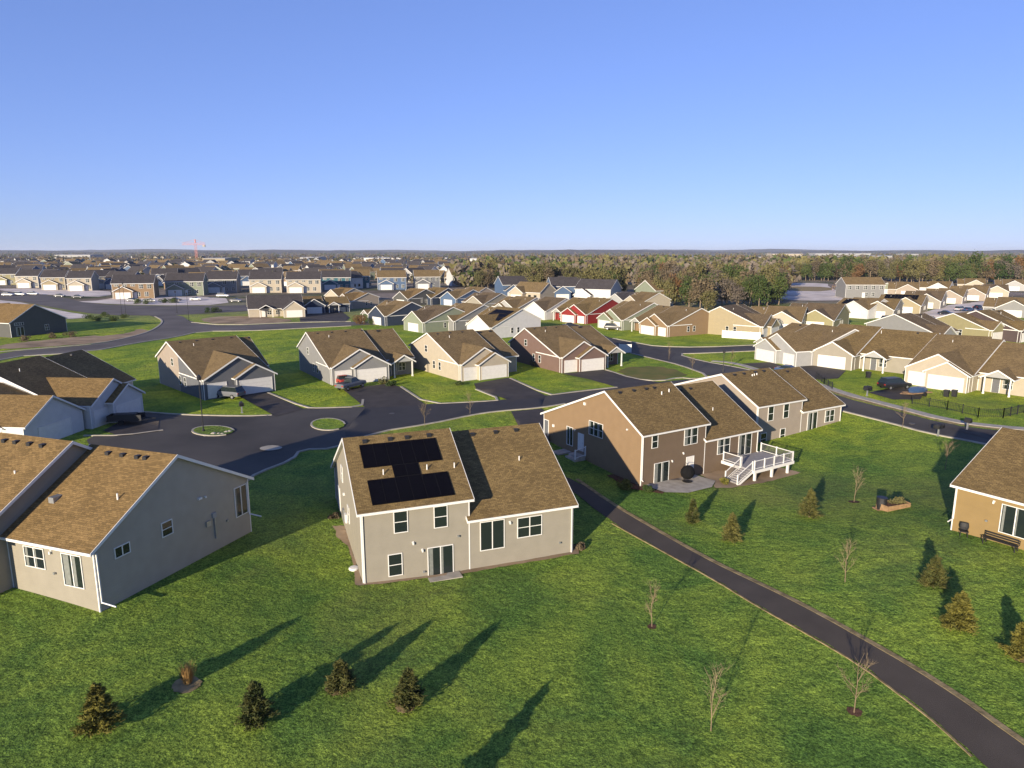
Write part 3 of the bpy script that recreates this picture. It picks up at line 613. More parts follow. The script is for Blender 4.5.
h.pipe(-1.2, 3.0, 3.59+sL*3+.15, .5, .06); h.pipe(-8.9, 2.2, 3.75+sL*4.3+.15, .5, .06)
f = MB(); f.box(-6.05, -5.6, 2.1, 2.85, 4.95, 5.35); f.build('roof_vent', M['metal'], h.root)
for x in (-5.2, -3.9, -2.6, -1.9): h.boxvent(x, 6.0, 3.59+sL*6+.17, 0)
for x in (-9.0, -10.2, -11.5, -12.6, -13.8): h.boxvent(x, 4.3, 3.75+.597*6.6+.17, 0)
h.garage(-3.5, 13.19, 180, 4.9, 2.1, .9); h.garage(-11.5, 11.8, 180, 4.9, 2.1, .9)
# ---- ochre house at the right edge
h = House('house', 'ochre walled single-storey house with brown roof at the right edge of the lawn', 33.69, 49.36, 3.0, -56.95, 'ochre', 'roof',
          [('x', 0, 9.5, 0, 15, ZB-2, 2.68, 2.68, 7.22, 5.9), ('x', 9.51, 18, .012, 14.99, ZB-2, 2.4, 2.4, 7.22, 5.5)])
h.slider(4.05, 0, 0, .05, 1.75, 2.05, .2); h.lamp(2.6, 0, 0, 2.15); h.pipe(3.6, 4.0, 2.68+.446*4+.15, .5); h.boxvent(3.2, 6.6, 2.68+.446*6.6+.17, 0); h.pipe(7, 3, 2.68+.446*3+.15)
h.downspout(.1, 0, 2.45, -.1, 0, -1, .8); h.garage(5, 15, 180, 4.9, 2.1, 0); h.meter(2.3, 0, 0, .5, .14, .12)
yh = h

# ---- ranch house with gabled garage wing
def ranch(label, X, Y, z, rot, wall, roof='roof', mir=False, D=17, W=16, G=9.5, ef=2.75, er=4.1, ry=11, hr=7.1, prot=.6, three=True, porch=True, group=None, det=1, zb=-1.8, side_w=True, name='ranch_house', wing='auto', gar=True, rec=2.2):
    s = (hr-ef)/ry; gp = .55 if G > 7 else .62; pk = ef+G/2*gp; yw = (pk-ef)/s+.6
    B = [('x', 0, G, 0, D, zb, ef, er, ry, hr), ('x', G+.01, W, rec, D-.02, zb, ef+.15, er-.05, ry, hr-.35),
         ('y', .02, G-.02, -prot, yw, zb, ef-.02, ef-.02, G/2, pk, 'nob', '', (.05, .38))]
    if three: B.append(('y', G-5.9, G-.05, -prot-.8, 1.5, zb, ef-.06, ef-.06, G-2.97, ef+2.9*.55-.02, 'nob', ''))
    if porch and W-G > 4.5: B.append(('y', G+1.4, G+5.0, -.2, 5, 0, ef-.1, ef-.1, G+3.2, ef+.95, 'nob', 'open'))
    h = House(name, label, X, Y, z, rot, wall, roof, B, mir, group=group)
    if gar:
        if three:
            h.garage(1.95, -prot, 0, 2.6, 2.1, .05); h.garage(G-2.97, -prot-.8, 0, 4.8, 2.1, .05)
        else: h.garage(G/2, -prot, 0, 4.8, 2.1, .05)
    if porch and W-G > 4.5:
        h.posts([(G+1.55, 0), (G+4.85, 0)], 0, ef-.1); g_ = MB(mir); g_.face([(G+1.4, -.19, ef-.1), (G+5.0, -.19, ef-.1), (G+3.2, -.19, ef+.95)]); g_.build('porch_gable', M['lightgrey'], h.root)
        h.door(G+2.4, 2.2, 0, .05, .95, 2.05, 'slate'); h.window(G+3.9, 2.2, 0, .8, 2.1, 1.2, 2, 2, .3)
    if side_w:
        h.window(0, 6.4, 270, 1.0, 2.3, .7); h.window(0, 8.4, 270, 1.0, 2.3, .7)
        if det > 1: h.window(0, 11.2, 270, 3.6, 4.7, .8)
    if det > 0:
        h.pipe(3.0 if three else G+1, ry-2.2, ef+s*(ry-2.2)+.15, .5); h.boxvent(W-3, ry-.8, ef+s*(ry-.8)-.1, 0)
        if det > 1:
            for q in (1.5, 4, 6.5, 9.5, 12.5): h.boxvent(q, ry-.7, ef+s*(ry-.7)+.12 - (.2 if q > G else 0), 0)
    return h
m1 = ranch('dark grey ranch house with sunlit patch coloured onto its gable end and three-car garage, left of the lawn', -44.58, 96.28, 2.1, 44.8, 'slate', 'roof_mid', D=17.8, G=10.4, W=12.6, er=4.33, ry=12.3, det=2, porch=False, rec=6)
m2 = ranch('grey ranch house with pickup parked at its white garage and screened porch', -29.08, 107.61, 2.0, 33.4, 'grey', 'roof_mid', D=16.7, er=4.24, ry=11, W=15.5, hr=7.3, det=2)
m3 = ranch('cream ranch house with three white garage doors across the street', -8.71, 110.71, 2.0, 35.3, 'cream', 'roof_mid', D=17.3, G=9, er=4.05, ry=10.35, hr=6.9, W=13.2, det=2, porch=False)
m4 = ranch('dark brown ranch house with two white garage doors at the street bend', 8.42, 118.71, 1.95, 31.2, 'plum', 'roof_mid', D=17, G=9.2, er=3.6, ry=11.3, hr=6.8, W=15, det=2)
m4.wall.data.materials[0] = siding('siding_umber', (.16,.105,.085))
f = MB(); pr = [(17.8, -1.8), (8.6, -1.8), (8.6, 5.76), (12.3, 7.17), (17.8, 4.33)]
f.face([(-.006, y, z) for y, z in pr], 0, pr); o = f.build('gable_tone_face', M['beige'], m1.root)  # sunlit part of the gable, its light painted as a paler face
def C(px, py, z=2.0): v = at(px, py, z); return v.x, v.y, z
# ---- houses behind
ranch('white twin house left, sun-gilded garage roof over shaded white garage fronts', -53.9, 79.75, 1.9, 85.5, 'white', 'roof_sun_gold', D=17, W=17, G=9.0, ef=2.9, er=3.2, ry=9.5, hr=7.4, prot=3.5, three=True, porch=False)
ranch('white twin house half hidden behind the sun-gilded left roof', -54.3, 70.3, 1.9, 85.5, 'white', 'roof_sun_gold', D=13, W=9.1, G=9, ef=2.7, er=2.9, ry=7.5, hr=5.6, prot=2.5, three=False, porch=False)
T = [  # label, px, py, rot, wall, roof, mirrored, kwargs
 ('tan house with blank tan side wall facing the green corner lawn', (669,337), -60, 'tan', 'roof_mid', True, {}),
 ('bright red house with white garage doors', (587,324), -50, 'red', 'roof_mid', True, dict(three=True)),
 ('sage green house between the red house and the tan house, dark car at its garage', (623,330.5), -60, 'sage', 'roof_mid', True, dict(W=13, porch=False)),
 ('yellow house with white fence along its base, right of the blank tan house', (759.5,338), 50, 'yellow', 'roof_mid', False, dict(W=15)),
 ('white fronted house with grey gable end and two cars at its garage', (811,366), -70, 'lightgrey', 'roof_mid', True, dict(prot=3.6, G=10.4, D=16)),
 ('taupe house with dark recessed entry between two front gables', (814,365), -48, 'taupe', 'roof_mid', False, dict(G=7.3, W=17, three=False, prot=1.2)),
 ('cream house with bright white double garage and two bins, behind the black fence', (907,383), -52, 'cream', 'roof_mid', False, dict(G=9.2, W=19, prot=1.2, porch=True)),
 ('grey gable-ended house with white porch columns behind the cream garage house', (937,348), 30, 'grey', 'roof_mid', False, dict(W=12, D=17, three=False, porch=False, G=6)),
 ('olive house with grey front bay next to the plum house', (988,342), 30, 'olive', 'roof_mid', False, dict(W=12, D=14, three=False, porch=False, G=6)),
 ('plum dark house at the right edge behind the olive house', (1017,342.5), 30, 'plum', 'roof_mid', False, dict(W=12, D=16, three=False, porch=False, G=6)),
 ('house with light sage front and navy side gable', (387,326), -50, 'navy', 'roof_mid', True, dict(W=15, D=14, three=False)),
 ('sage front house with grey side gable behind the cream three-garage house', (425,333), -50, 'sage', 'roof_mid', True, dict(W=13, D=15, three=False)),
 ('grey sided low house directly behind the cream three-garage house', (455.5,331.5), -50, 'grey', 'roof_mid', True, dict(W=13, D=16, three=False)),
 ('white sided house with solar roof just behind the dark brown ranch', (492,339), -50, 'white', 'roof_mid', True, dict(W=13, D=16, three=False)),
 ('pale grey gabled house left of the cream gabled house by the wood', (516,318), -48, 'lightgrey', 'roof_mid', True, dict(W=14, D=15)),
 ('white gabled house immediately left of the red house', (546,320), -48, 'white', 'roof_mid', True, dict(W=11, D=15, three=False, porch=False)),
 ('charcoal gabled house with cream front at the back of the left block', (409,306), -45, 'darkgrey', 'roof_sun_gold', True, dict(W=11, D=14, three=False, porch=False)),
 ('navy gabled house with tan roof behind the navy sided house', (432,305), -45, 'navy', 'roof_mid', True, dict(W=12, D=14, three=False, porch=False)),
 ('blue gabled house with white trimmed front, centre left block', (457,306), -45, 'blue', 'roof_mid', True, dict(W=14, D=14, three=False)),
 ('tan gabled house at the near edge of the brown wood', (484,312), -45, 'taupe', 'roof_mid', True, dict(W=14, D=14, three=False)),
 ('tan low house between the blue house and the wood', (472,303), -45, 'beige', 'roof_mid', True, dict(W=12, D=13, three=False, porch=False)),
 ('navy sided house with grey garage gable beside the cream cottage', (304,314), 25, 'navy', 'roof_mid', False, dict(W=16, D=12, three=False, G=7)),
 ('tan roofed house in the gap behind the light blue garage front', (352,309), -45, 'beige', 'roof_sun_gold', True, dict(W=12, D=12, three=False, porch=False)),
 ('small cream house with gold roof behind the navy sided house', (340,303), -40, 'cream', 'roof_sun_gold', True, dict(W=12, D=12, three=False, porch=False)),
 ('pale two-gabled house behind the sage green house', (640,312), -60, 'cream', 'roof_mid', True, dict(W=12, D=14, three=False, porch=False)),
 ('dark roofed house behind the red house', (625,309), -55, 'lightgrey', 'roof_dark', True, dict(W=12, D=13, three=False, porch=False)),
 ('low brown roofed house behind the yellow house', (800,333), -30, 'cream', 'roof_mid', True, dict(W=14, D=14, three=False, porch=False)),
 ('olive gabled house behind the white fronted house', (833,331), -40, 'olive', 'roof_mid', True, dict(W=14, D=15, three=False, porch=False)),
 ('white house with blue solar roof in the right block', (868,319), -55, 'white', 'roof_mid', True, dict(W=13, D=14, three=False, porch=False)),
 ('house with white garage and tan side, near the timber framed lot', (893,319), -40, 'taupe', 'roof_mid', True, dict(W=12, D=13, three=False, porch=False)),
 ('yellow walled house with black solar roof in the right block', (920,314), -40, 'yellow', 'roof_mid', True, dict(W=14, D=13, three=False, porch=False)),
 ('grey bay fronted house right of the black solar roof', (940,309), -40, 'taupe', 'roof_mid', True, dict(W=13, D=13, three=False)),
 ('beige house with twin front gables above the pale road', (962,304), -40, 'beige', 'roof_mid', True, dict(W=14, D=13, three=False)),
 ('white gabled house at the foot of the right wood', (948,294), -40, 'white', 'roof_mid', True, dict(W=14, D=13, three=False)),
 ('beige porch house with small red flags in the right block', (985,301), -40, 'beige', 'roof_mid', True, dict(W=14, D=13, three=False)),
 ('cream garage house beyond the red flags', (1008,298), -30, 'cream', 'roof_mid', True, dict(W=13, D=13, three=False, porch=False)),
 ('pale house at the right edge below the green wood', (1024,291), -30, 'lightgrey', 'roof_mid', True, dict(W=13, D=13, three=False, porch=False)),
 ('cream house with white gable above the parked cars at right', (985,290), -30, 'cream', 'roof_mid', True, dict(W=13, D=13, three=False, porch=False)),
 ('tan house third from the timber frame, right back row', (918,296), -30, 'beige', 'roof_mid', True, dict(W=13, D=13, three=False, porch=False)),
 ('pale green house at the start of the right back row', (897,294), -30, 'sage', 'roof_mid', True, dict(W=13, D=13, three=False, porch=False)),
 ('grey house beyond the right edge row near the pale road', (1030,318), -40, 'grey', 'roof_mid', True, dict(W=13, D=13, three=False, porch=False)),
 ('cream house at the right edge with garage side to the fence', (1032,392), -52, 'cream', 'roof_mid', False, dict(W=16, D=15, three=False, porch=False)),
 ('brown roofed house between the white garage house and the plum house', (990,372), -30, 'white', 'roof_mid', True, dict(W=14, D=12, three=False, porch=False)),
]
TH_ = {}
for i, (lab, (px, py), rot, wl, rf, mir, kw) in enumerate(T):
    x, y, z = C(px, py); k = dict(det=1, zb=-1.5, er=3.9, ry=10.5, hr=6.9); k.update(kw); D_ = k.get('D', 17)
    if 'D' in k and 'ry' not in kw: k['ry'] = D_*.6; k['hr'] = 2.75+k['ry']*.40
    if rf == 'roof_mid': rf = ('roof_mid', 'roof', 'roof_mid', 'roof_worn')[i % 4]
    k['hr'] += (i*37 % 7-3)*.08
    h = ranch(lab, x, y, z, rot, wl, rf, mir, **k); TH_[i] = (h, k)
def solar_on(i, n, x0=3, rows=2, yb=.45):
    h, k = TH_[i]; s = (k['hr']-2.75)/k['ry']; pl_ = lambda y: 2.75+s*y
    for r_ in range(rows):
        for j in range(n): h.solar(x0+j*1.05, k['ry']*yb+r_*1.75, 1.65, 1.0, pl_)
solar_on(13, 7, 1, 3, .3); solar_on(28, 4, 7, 2, .4); solar_on(30, 10, 2, 2, .5)
x, y, z = C(249, 317.5)
h = House('ranch_house', 'cream cottage with two dark windows in its gable by the curved road', x, y, z, 22, 'cream', 'roof_dark', [('x', 0, 17, 0, 11.5, -1.5, 2.8, 2.8, 5.75, 6.6), ('y', 10.5, 17.02, -5.5, 5, -1.5, 2.75, 2.75, 13.76, 5.2, 'nob', ''), ('y', 3.2, 7.5, -1.8, 3, 0, 2.7, 2.7, 5.35, 3.9, 'nob', 'open')])
for a in (4.9, 6.9): h.window(0, a, 270, 1.1, 2.8, .8)
h.garage(13.76, -5.5, 0, 4.8); h.door(4.5, 0, 0, .05); h.window(6.3, 0, 0, .8, 2.1, 1.2, 2); h.posts([(3.4, -1.6), (7.3, -1.6)], 0, 2.7); h.window(9, 0, 0, .8, 2.1, 1.2, 2)
# dark house at left, gable to camera
h = House('house', 'dark grey green house at the left edge by the curved street, gable to the lawn', -124.1, 168.5, 2.2, 69.7, 'darkgrey', 'roof_sun_gold', [('y', 0, 14.6, 0, 14, -2, 3.5, 3.4, 6.6, 7.4), ('x', 1.0, 13, 13, 26, -2, 3.2, 3.2, 19, 6.9)])
h.window(9.2, 0, 0, .8, 2.2, 1.0, 2); h.slider(2.3, 0, 0, .1, 1.8, 2.1, .4); h.window(2.2, 0, 0, 2.7, 3.3, 2.2, 4, 1, .6)

# ---- two-storey houses
def twostorey(label, X, Y, z, rot, wall, roof='roof_dark', W=12, D=10, e=5.3, hr=8.0, group=None, wing=True, porchside=1, det=1):
    B = [('x', 0, W, 0, D, -1.5, e, e, D/2, hr)]
    if wing: B.append(('y', .6, 6.4, -1.4, 3, -1.5, 2.7, 2.7, 3.5, 4.2, 'nob', '')); 
    h = House('two_storey_house', label, X, Y, z, rot, wall, roof, B, group=group)
    if wing: h.garage(3.5, -1.4, 0, 4.6, 2.1, .05)
    k = max(2, int(W/2.6))
    for i in range(k): h.window(1.4+i*(W-2.8)/(k-1), 0, 0, 3.5 if not wing or 1.4+i*(W-2.8)/(k-1) > 6.6 else 4.3, 4.85, 1.3, 2, 2, .5)
    for x in ((8, 10.6) if W > 11 else (8,)): h.window(x, 0, 0, .8, 2.2, 1.2, 2, 2, .5)
    h.door(7.0, 0, 0, .05)
    return h
TS = [
 ('tan two-storey house with dark hip-like roof, first of the far left row', (113,299), 18, 'tan', 13), ('sage green two-storey house in the middle of the far left row', (166,296), 14, 'sage', 13),
 ('grey two-storey house behind the lamp posts, third of the far left row', (205,293), 12, 'grey', 12), ('cream two-storey house behind the cream cottage', (250,293), 12, 'cream', 12),
 ('cream two-storey house behind the navy sided house', (287,293), 12, 'cream', 13), ('teal sided two-storey house with construction wrap', (322,290), 12, 'teal', 12),
 ('taupe two-storey house with big blank gable at far left', (90,289), 40, 'taupe_shade_lift', 11), ('cream two-storey house second from left edge block', (68,291), 15, 'cream', 9),
 ('pale yellow two-storey house near the left edge', (42,290), 15, 'yellow', 9), ('cream two-storey house left of a bright blue patch', (17,288), 10, 'cream', 9), ('olive two-storey house touching the left edge', (-6,285), 10, 'olive', 10),
 ('blue grey two-storey house left of the cream sided one', (378,290), 12, 'blue', 12), ('grey two-storey house with yellow end wall', (415,289), 12, 'slate', 11),
 ('bright white gabled two-storey house next to the wood', (452,286), 20, 'white', 8), ('teal two-storey house beyond the tan roofed house', (352,288), 12, 'teal', 8),
 ('long grey unfinished two-storey block at the foot of the right wood', (845,298), -4, 'grey', 15)]
for lab, (px, py), rot, wl, W in TS:
    x, y, z = C(px, py); hh_ = twostorey(lab, x, y, z, rot, wl, W=W, roof='roof_dark' if px < 340 else 'roof_mid', wing=W > 8 and px < 800); hh_.root.scale = (1.3,)*3 if px < 800 else (1.15,)*3
# timber framed new build (bare studs)
x, y, z = C(836, 292); tf = empty('timber_frame', (x, y, z), R(-5), 'bare timber house frame under construction by the right wood', 'house frame')
f = MB()
for i in range(8):
    for j in (0, 6): f.box(i*1.0, i*1.0+.12, j, j+.12, 0, 2.7)
for j in (0, 6): f.box(0, 7.2, j, j+.12, 2.7, 2.85)
f.build('stud_wall', M['wood'], tf); f = MB()
for i in range(5):
    f.obox((i*1.8, 0, 2.85), (.1, 0, 0), (0, .1, 0.0), (0, 3.05, 2.0)); f.obox((i*1.8, 6.1, 2.85), (.1, 0, 0), (0, .1, 0.0), (0, -3.05, 2.0))
f.build('rafters', M['wood'], tf)
# ---- far houses
proto = []
for i, (wl, rf) in enumerate((('cream','roof_mid'),('lightgrey','roof_dark'),('beige','roof_mid'),('white','roof_dark'),('slate','roof_dark'),('sage','roof_mid'),('tan','roof_mid'),('blue','roof_dark'))):
    hh = House('distant_house', '', 0, 0, 0, 0, wl, rf, [('x', 0, 13, 0, 10, -1, 5.0 if i % 2 else 3.2, 5.0 if i % 2 else 3.2, 5, 8.0 if i % 2 else 6.4), ('y', .5, 6.5, -2, 4, -1, 3.0, 3.0, 3.5, 5.0, 'nob', '')], trim=False)
    hh.garage(3.5, -2, 0, 4.6, 2.1, 0)
    f = MB(); 
    for q in (8.2, 10.8): f.box(q-.6, q+.6, -.05, -.01, .9, 2.2)
    f.build('window', M['glass'], hh.root)
    proto.append(hh.root)
LF = 'small distant house among the rooftops stretching toward the horizon'; GF = 'distant houses toward the horizon'
used = [0]*len(proto); placed = []
def far_house(x, y, rot):
    k = random.randrange(len(proto)); o = proto[k] if not used[k] else copy_tree(proto[k]); used[k] = 1
    o.location = (x, y, 2.0); o.rotation_euler = (0, 0, R(rot)); o.scale = (1.2,)*3; cl_ = ('cream', 'light grey', 'beige', 'white', 'dark slate', 'sage green', 'tan', 'blue')[k]
    zn = 'behind the red house near the wood' if x/y > -.02 else ('in the far left rows' if x/y < -.42 else 'in the far rows above the centre left roofs')
    dp = 'nearer' if y < 520 else ('middle distance' if y < 900 else 'very distant')
    tag(o, '%s %s %s house %s' % (dp, cl_, 'two-storey' if k % 2 else 'low', zn), 'house', '%s %s houses %s' % (dp, cl_, zn)); placed.append((x, y))
cnt = 0
rows = [(0, 288.5), (1, 285.5), (2, 283.5), (3, 281), (4, 279), (5, 277), (6, 275), (7, 273), (8, 271.3), (9, 269.6), (10, 268), (11, 266.5), (12, 265), (13, 263.6), (14, 262.3), (15, 261), (16, 259.8), (17, 258.7)]
far_rest = []
for k, py in rows:
    D0 = 21*F/(py-251.6)
    a, b = (-20, 455) if py > 262 else (-20, 560)
    if k <= 1: a, b = (100, 365)
    n_ = int((b-a)/683*D0/(17+D0*.006))
    for i in range(n_):
        px = a+(b-a)*(i+random.uniform(.15, .85))/n_; q = at(px, py+random.uniform(-.4, .4)*(py-251.6)/12)
        if random.random() < .06: continue
        if cnt < 285: far_house(q.x, q.y, random.choice((0, 0, 20, -25, 90, 45))+random.uniform(-6, 6)); cnt += 1
        else: far_rest.append((q.x, q.y, random.choice((0, 20, -25, 90, 45))))
    if py < 266:
        for i in range(int(n_*.5)):
            px = 560+480*random.random(); q = at(px, py+random.uniform(-.5, .5)); far_rest.append((q.x, q.y, random.choice((0, 20, 90))))
mb = MB(); r_ = random.Random(11)
for x, y, ro in far_rest:
    c_, s_ = math.cos(R(ro)), math.sin(R(ro)); W, D, e, hh_ = r_.uniform(11, 22), r_.uniform(9, 12), r_.uniform(3, 5.5), 3.2; m_ = r_.choice((0, 1, 2, 0, 3)); rm_ = r_.choice((4, 5, 5))
    P = lambda a, b, z: (x+c_*a-s_*b, y+s_*a+c_*b, 2+z)
    mb.face([P(0,0,0),P(W,0,0),P(W,0,e),P(0,0,e)], m_); mb.face([P(0,0,0),P(0,0,e),P(0,D/2,e+hh_),P(0,D,e),P(0,D,0)], m_); mb.face([P(W,0,0),P(W,D,0),P(W,D,e),P(W,D/2,e+hh_),P(W,0,e)], m_); mb.face([P(0,D,0),P(0,D,e),P(W,D,e),P(W,D,0)], m_)
    mb.face([P(-.3,-.4,e-.2),P(W+.3,-.4,e-.2),P(W+.3,D/2,e+hh_+.05),P(-.3,D/2,e+hh_+.05)], rm_); mb.face([P(-.3,D/2,e+hh_+.05),P(W+.3,D/2,e+hh_+.05),P(W+.3,D+.4,e-.2),P(-.3,D+.4,e-.2)], rm_)
    for k in range(3): a = W*(.2+.27*k); mb.face([P(a,-.05,1),P(a+1.4,-.05,1),P(a+1.4,-.05,2.3),P(a,-.05,2.3)], 6)
tag(mb.build('rooftops', [M['cream'], M['lightgrey'], M['white'], M['blue'], M['roof_mid'], M['roof_dark'], M['glass']]), 'mass of tiny rooftops nearest the horizon', 'houses', kind='stuff')
for px, py, rr in ((512,300,-40),(503,298,20),(540,297,-30),(552,300,10),(575,303,-30),(660,303,-20),(655,306,30),(760,281,0),(668,277,10),(660,278,20),(700,272,0)):
    q = at(px, py); far_house(q.x, q.y, rr)
# long pale commercial buildings
def shed(px, py, wpx, hm, c, lab, dd=60, roof='white'):
    q = at(px, py); d_ = q.y; wm = wpx/F*d_
    h = House('warehouse', lab, q.x, q.y, 2, 0, c, 'roof_dark', [('x', 0, wm, 0, dd, -1, hm, hm, dd/2, hm+1.2)], cat='warehouse', group='pale flat buildings far beyond the wood', trim=False)
    h.roof.data.materials[0] = M['lightgrey']
    f = MB(); k = max(3, int(wm/12))
    for i in range(k): f.box(wm*(i+.3)/k, wm*(i+.5)/k, -.05, -.01, 1, 4)
    f.build('loading_door', M['slate'], h.root)
LW = 'long pale flat-roofed building beyond the wood'
for px, py, wpx, hm in ((602,264.5,18,9),(628,263.5,20,9),(655,263.5,24,10),(690,262.6,26,10),(700,265,12,9),(725,262,22,9),(730,264.5,25,8),(765,262,20,9),(772,258.5,30,14),(815,257.5,55,14),(850,261,18,10),(870,260,25,10),(782,263.5,14,8),(800,264.5,16,8),(905,257.5,14,12),(500,262.5,30,8),(470,263,26,8),(540,262.5,24,8),(360,262,40,8),(55,259.5,35,12),(300,262,18,9)):
    shed(px, py, wpx, hm, random.choice(('white','lightgrey','cream')), LW)
for px, py, wpx, lab in ((203,265,22,'bright yellow flat building under the red crane'),):
    shed(px, py, wpx, 10, 'yellow', lab)
# tower crane
q = at(197, 262.5, 2); q = Vector((q.x, q.y, 2)); ck = q.y/F; cr = empty('tower_crane', q, 0, 'red tower crane standing on the horizon', 'crane'); M['redp'] = mat('red_paint', (.42,.13,.11), .5, .3, var=.1)
hm = 21+7.0*ck; f = MB()
for sx in (-1.6, 1.6):
    for sy in (-1.6, 1.6): f.box(sx-.16, sx+.16, sy-.16, sy+.16, 0, hm)
for i in range(int(hm/5)):
    for sy in (-1.6, 1.6): f.tube((-1.6, sy, i*5), (1.6, sy, i*5+5), .14, n=4)
f.build('mast', M['redp'], cr); f = MB(); jl = 13*ck
for z_ in (hm-1, hm+2.2): f.box(-jl, jl*.75, -.8, .8, z_-.3, z_+.3)
for i in range(-int(jl/6), int(jl*.75/6)): f.tube((i*6, 0, hm-1), (i*6+6, 0, hm+2.2), .15, n=4)
f.build('jib', M['redp'], cr); f = MB(); f.box(-.9, .9, -.9, .9, hm+2, hm+9); f.tube((0, 0, hm+9), (jl*.7, 0, hm+2.4), .2, n=4); f.tube((0, 0, hm+9), (-jl*.9, 0, hm+2.4), .2, n=4); f.build('tower_top', M['redp'], cr)
f = MB(); f.box(jl*.55, jl*.72, -1.5, 1.5, hm-5, hm-1.4); f.build('counterweight', M['concrete'], cr)

# ------------------------------------------------------------------ vegetation
def leaf(mb, p_, s, rnd=random, m=0, el=1.6):
    d_ = Vector((rnd.gauss(0, 1), rnd.gauss(0, 1), rnd.gauss(0, 1))).normalized(); t = d_.orthogonal().normalized()
    t.rotate(Matrix.Rotation(rnd.random()*6.28, 3, d_)); u = d_.cross(t)
    a, b = t*s*.5*el, u*s*.5; mb.face([p_-a-b*.6, p_-b, p_+a, p_+b], m)
def conifer_meshes(seed, hgt=2.3, rad=.85, n_=2600, m='needle'):
    r_ = random.Random(seed); mb = MB(); lean = r_.uniform(-.05, .05)
    tiers = [(max(.03, (i_ % 10)/10.5+r_.gauss(0, .012)), i_*2.4+r_.gauss(0, .4), r_.uniform(.75, 1.2)) for i_ in range(60)]
    for tz, ta, tl in tiers:
        L = rad*(1-tz)**.95*tl+.05; k = int(n_/60)
        for _ in range(k):
            q = r_.random()**.6; sp = (.04+.2*q)*L*.55+.02
            x = math.cos(ta)*L*q+r_.gauss(0, sp); y = math.sin(ta)*L*q+r_.gauss(0, sp); z_ = hgt*tz+.12+q*L*.12+r_.gauss(0, .05)
            if z_ < .05: z_ = .05
            dv = Vector((math.cos(ta)+r_.gauss(0, .5), math.sin(ta)+r_.gauss(0, .5), .35+r_.gauss(0, .35))).normalized()
            t = dv.cross(Vector((r_.gauss(0,1), r_.gauss(0,1), 1))).normalized(); p_ = Vector((x+lean*z_, y, z_)); a = dv*r_.uniform(.06, .13); b = t*.028
            mb.face([p_-a-b, p_-a+b, p_+a+b*.3, p_+a-b*.3])
    for _ in range(60):
        z_ = hgt*r_.uniform(.9, 1.05); p_ = Vector((r_.gauss(0, .03), r_.gauss(0, .03), z_)); leaf(mb, p_, .09, r_)
    tk = MB(); tk.tube((0, 0, -.1), (0, 0, hgt), .05, .01, 6)
    return mb, tk
def conifer(label, px, py, hgt, rad, m='needle', seed=0, group=None):
    p_ = atT(px, py); mb, tk = conifer_meshes(seed, hgt, rad, 7500 if py > 580 else 4500); e = empty('spruce_tree', p_, seed*1.3, label, 'tree', group)
    mb.build('crown', M[m], e); tk.build('trunk', M['bark'], e)
    return p_
def mulch_ring(px, py, r_, m='mulch'):
    p_ = atT(px, py); sheet('mulch_ring', [(p_.x+r_*math.cos(a), p_.y+r_*math.sin(a)) for a in [6.283*i/12 for i in range(12)]], M[m], .03, world=True, smooth=0, step=.6, jag=.06)
for i, (lab, px, py, hg, rd, m) in enumerate((
    ('young spruce in the bottom left corner with yellowish tips', 100, 729, 2.3, .85, 'needle_y'), ('young spruce at the bottom edge, left of the two close together', 257, 722, 2.1, .8, 'needle'),
    ('small round spruce, smaller of the two close together below the solar house', 341, 689, 1.6, .72, 'needle'), ('young spruce with lower left mulch directly below the solar house', 409, 705, 2.0, .8, 'needle'),
    ('spruce below the bottom edge casting a shadow into the lawn', 436, 822, 2.4, .85, 'needle'),
    ('slim dark spruce nearest the concrete patio', 692, 523, 2.1, .55, 'needle'), ('spruce just right of the path between patio and sapling lawn', 731, 541, 2.3, .75, 'needle'),
    ('dark spruce left of the mulched sapling in the open lawn', 809, 517, 2.5, .85, 'needle'), ('dark green spruce, upper of the two at right', 933, 587, 2.1, .75, 'needle'),
    ('golden green broad spruce in the right lawn', 958, 629, 2.3, .95, 'needle_y'), ('spruce cut by the right edge of the picture', 1021, 657, 2.0, .8, 'needle_y'))):
    conifer(lab, px, py, hg, rd, m, i+3)
mulch_ring(337, 689, .6, 'edge_dry'); mulch_ring(405, 706, .55, 'edge_dry'); mulch_ring(187, 685, .7, 'edge_dry'); mulch_ring(854, 502, .45); mulch_ring(1021, 657, .6, 'edge_dry'); mulch_ring(652, 627, .3); mulch_ring(854, 712, .35)
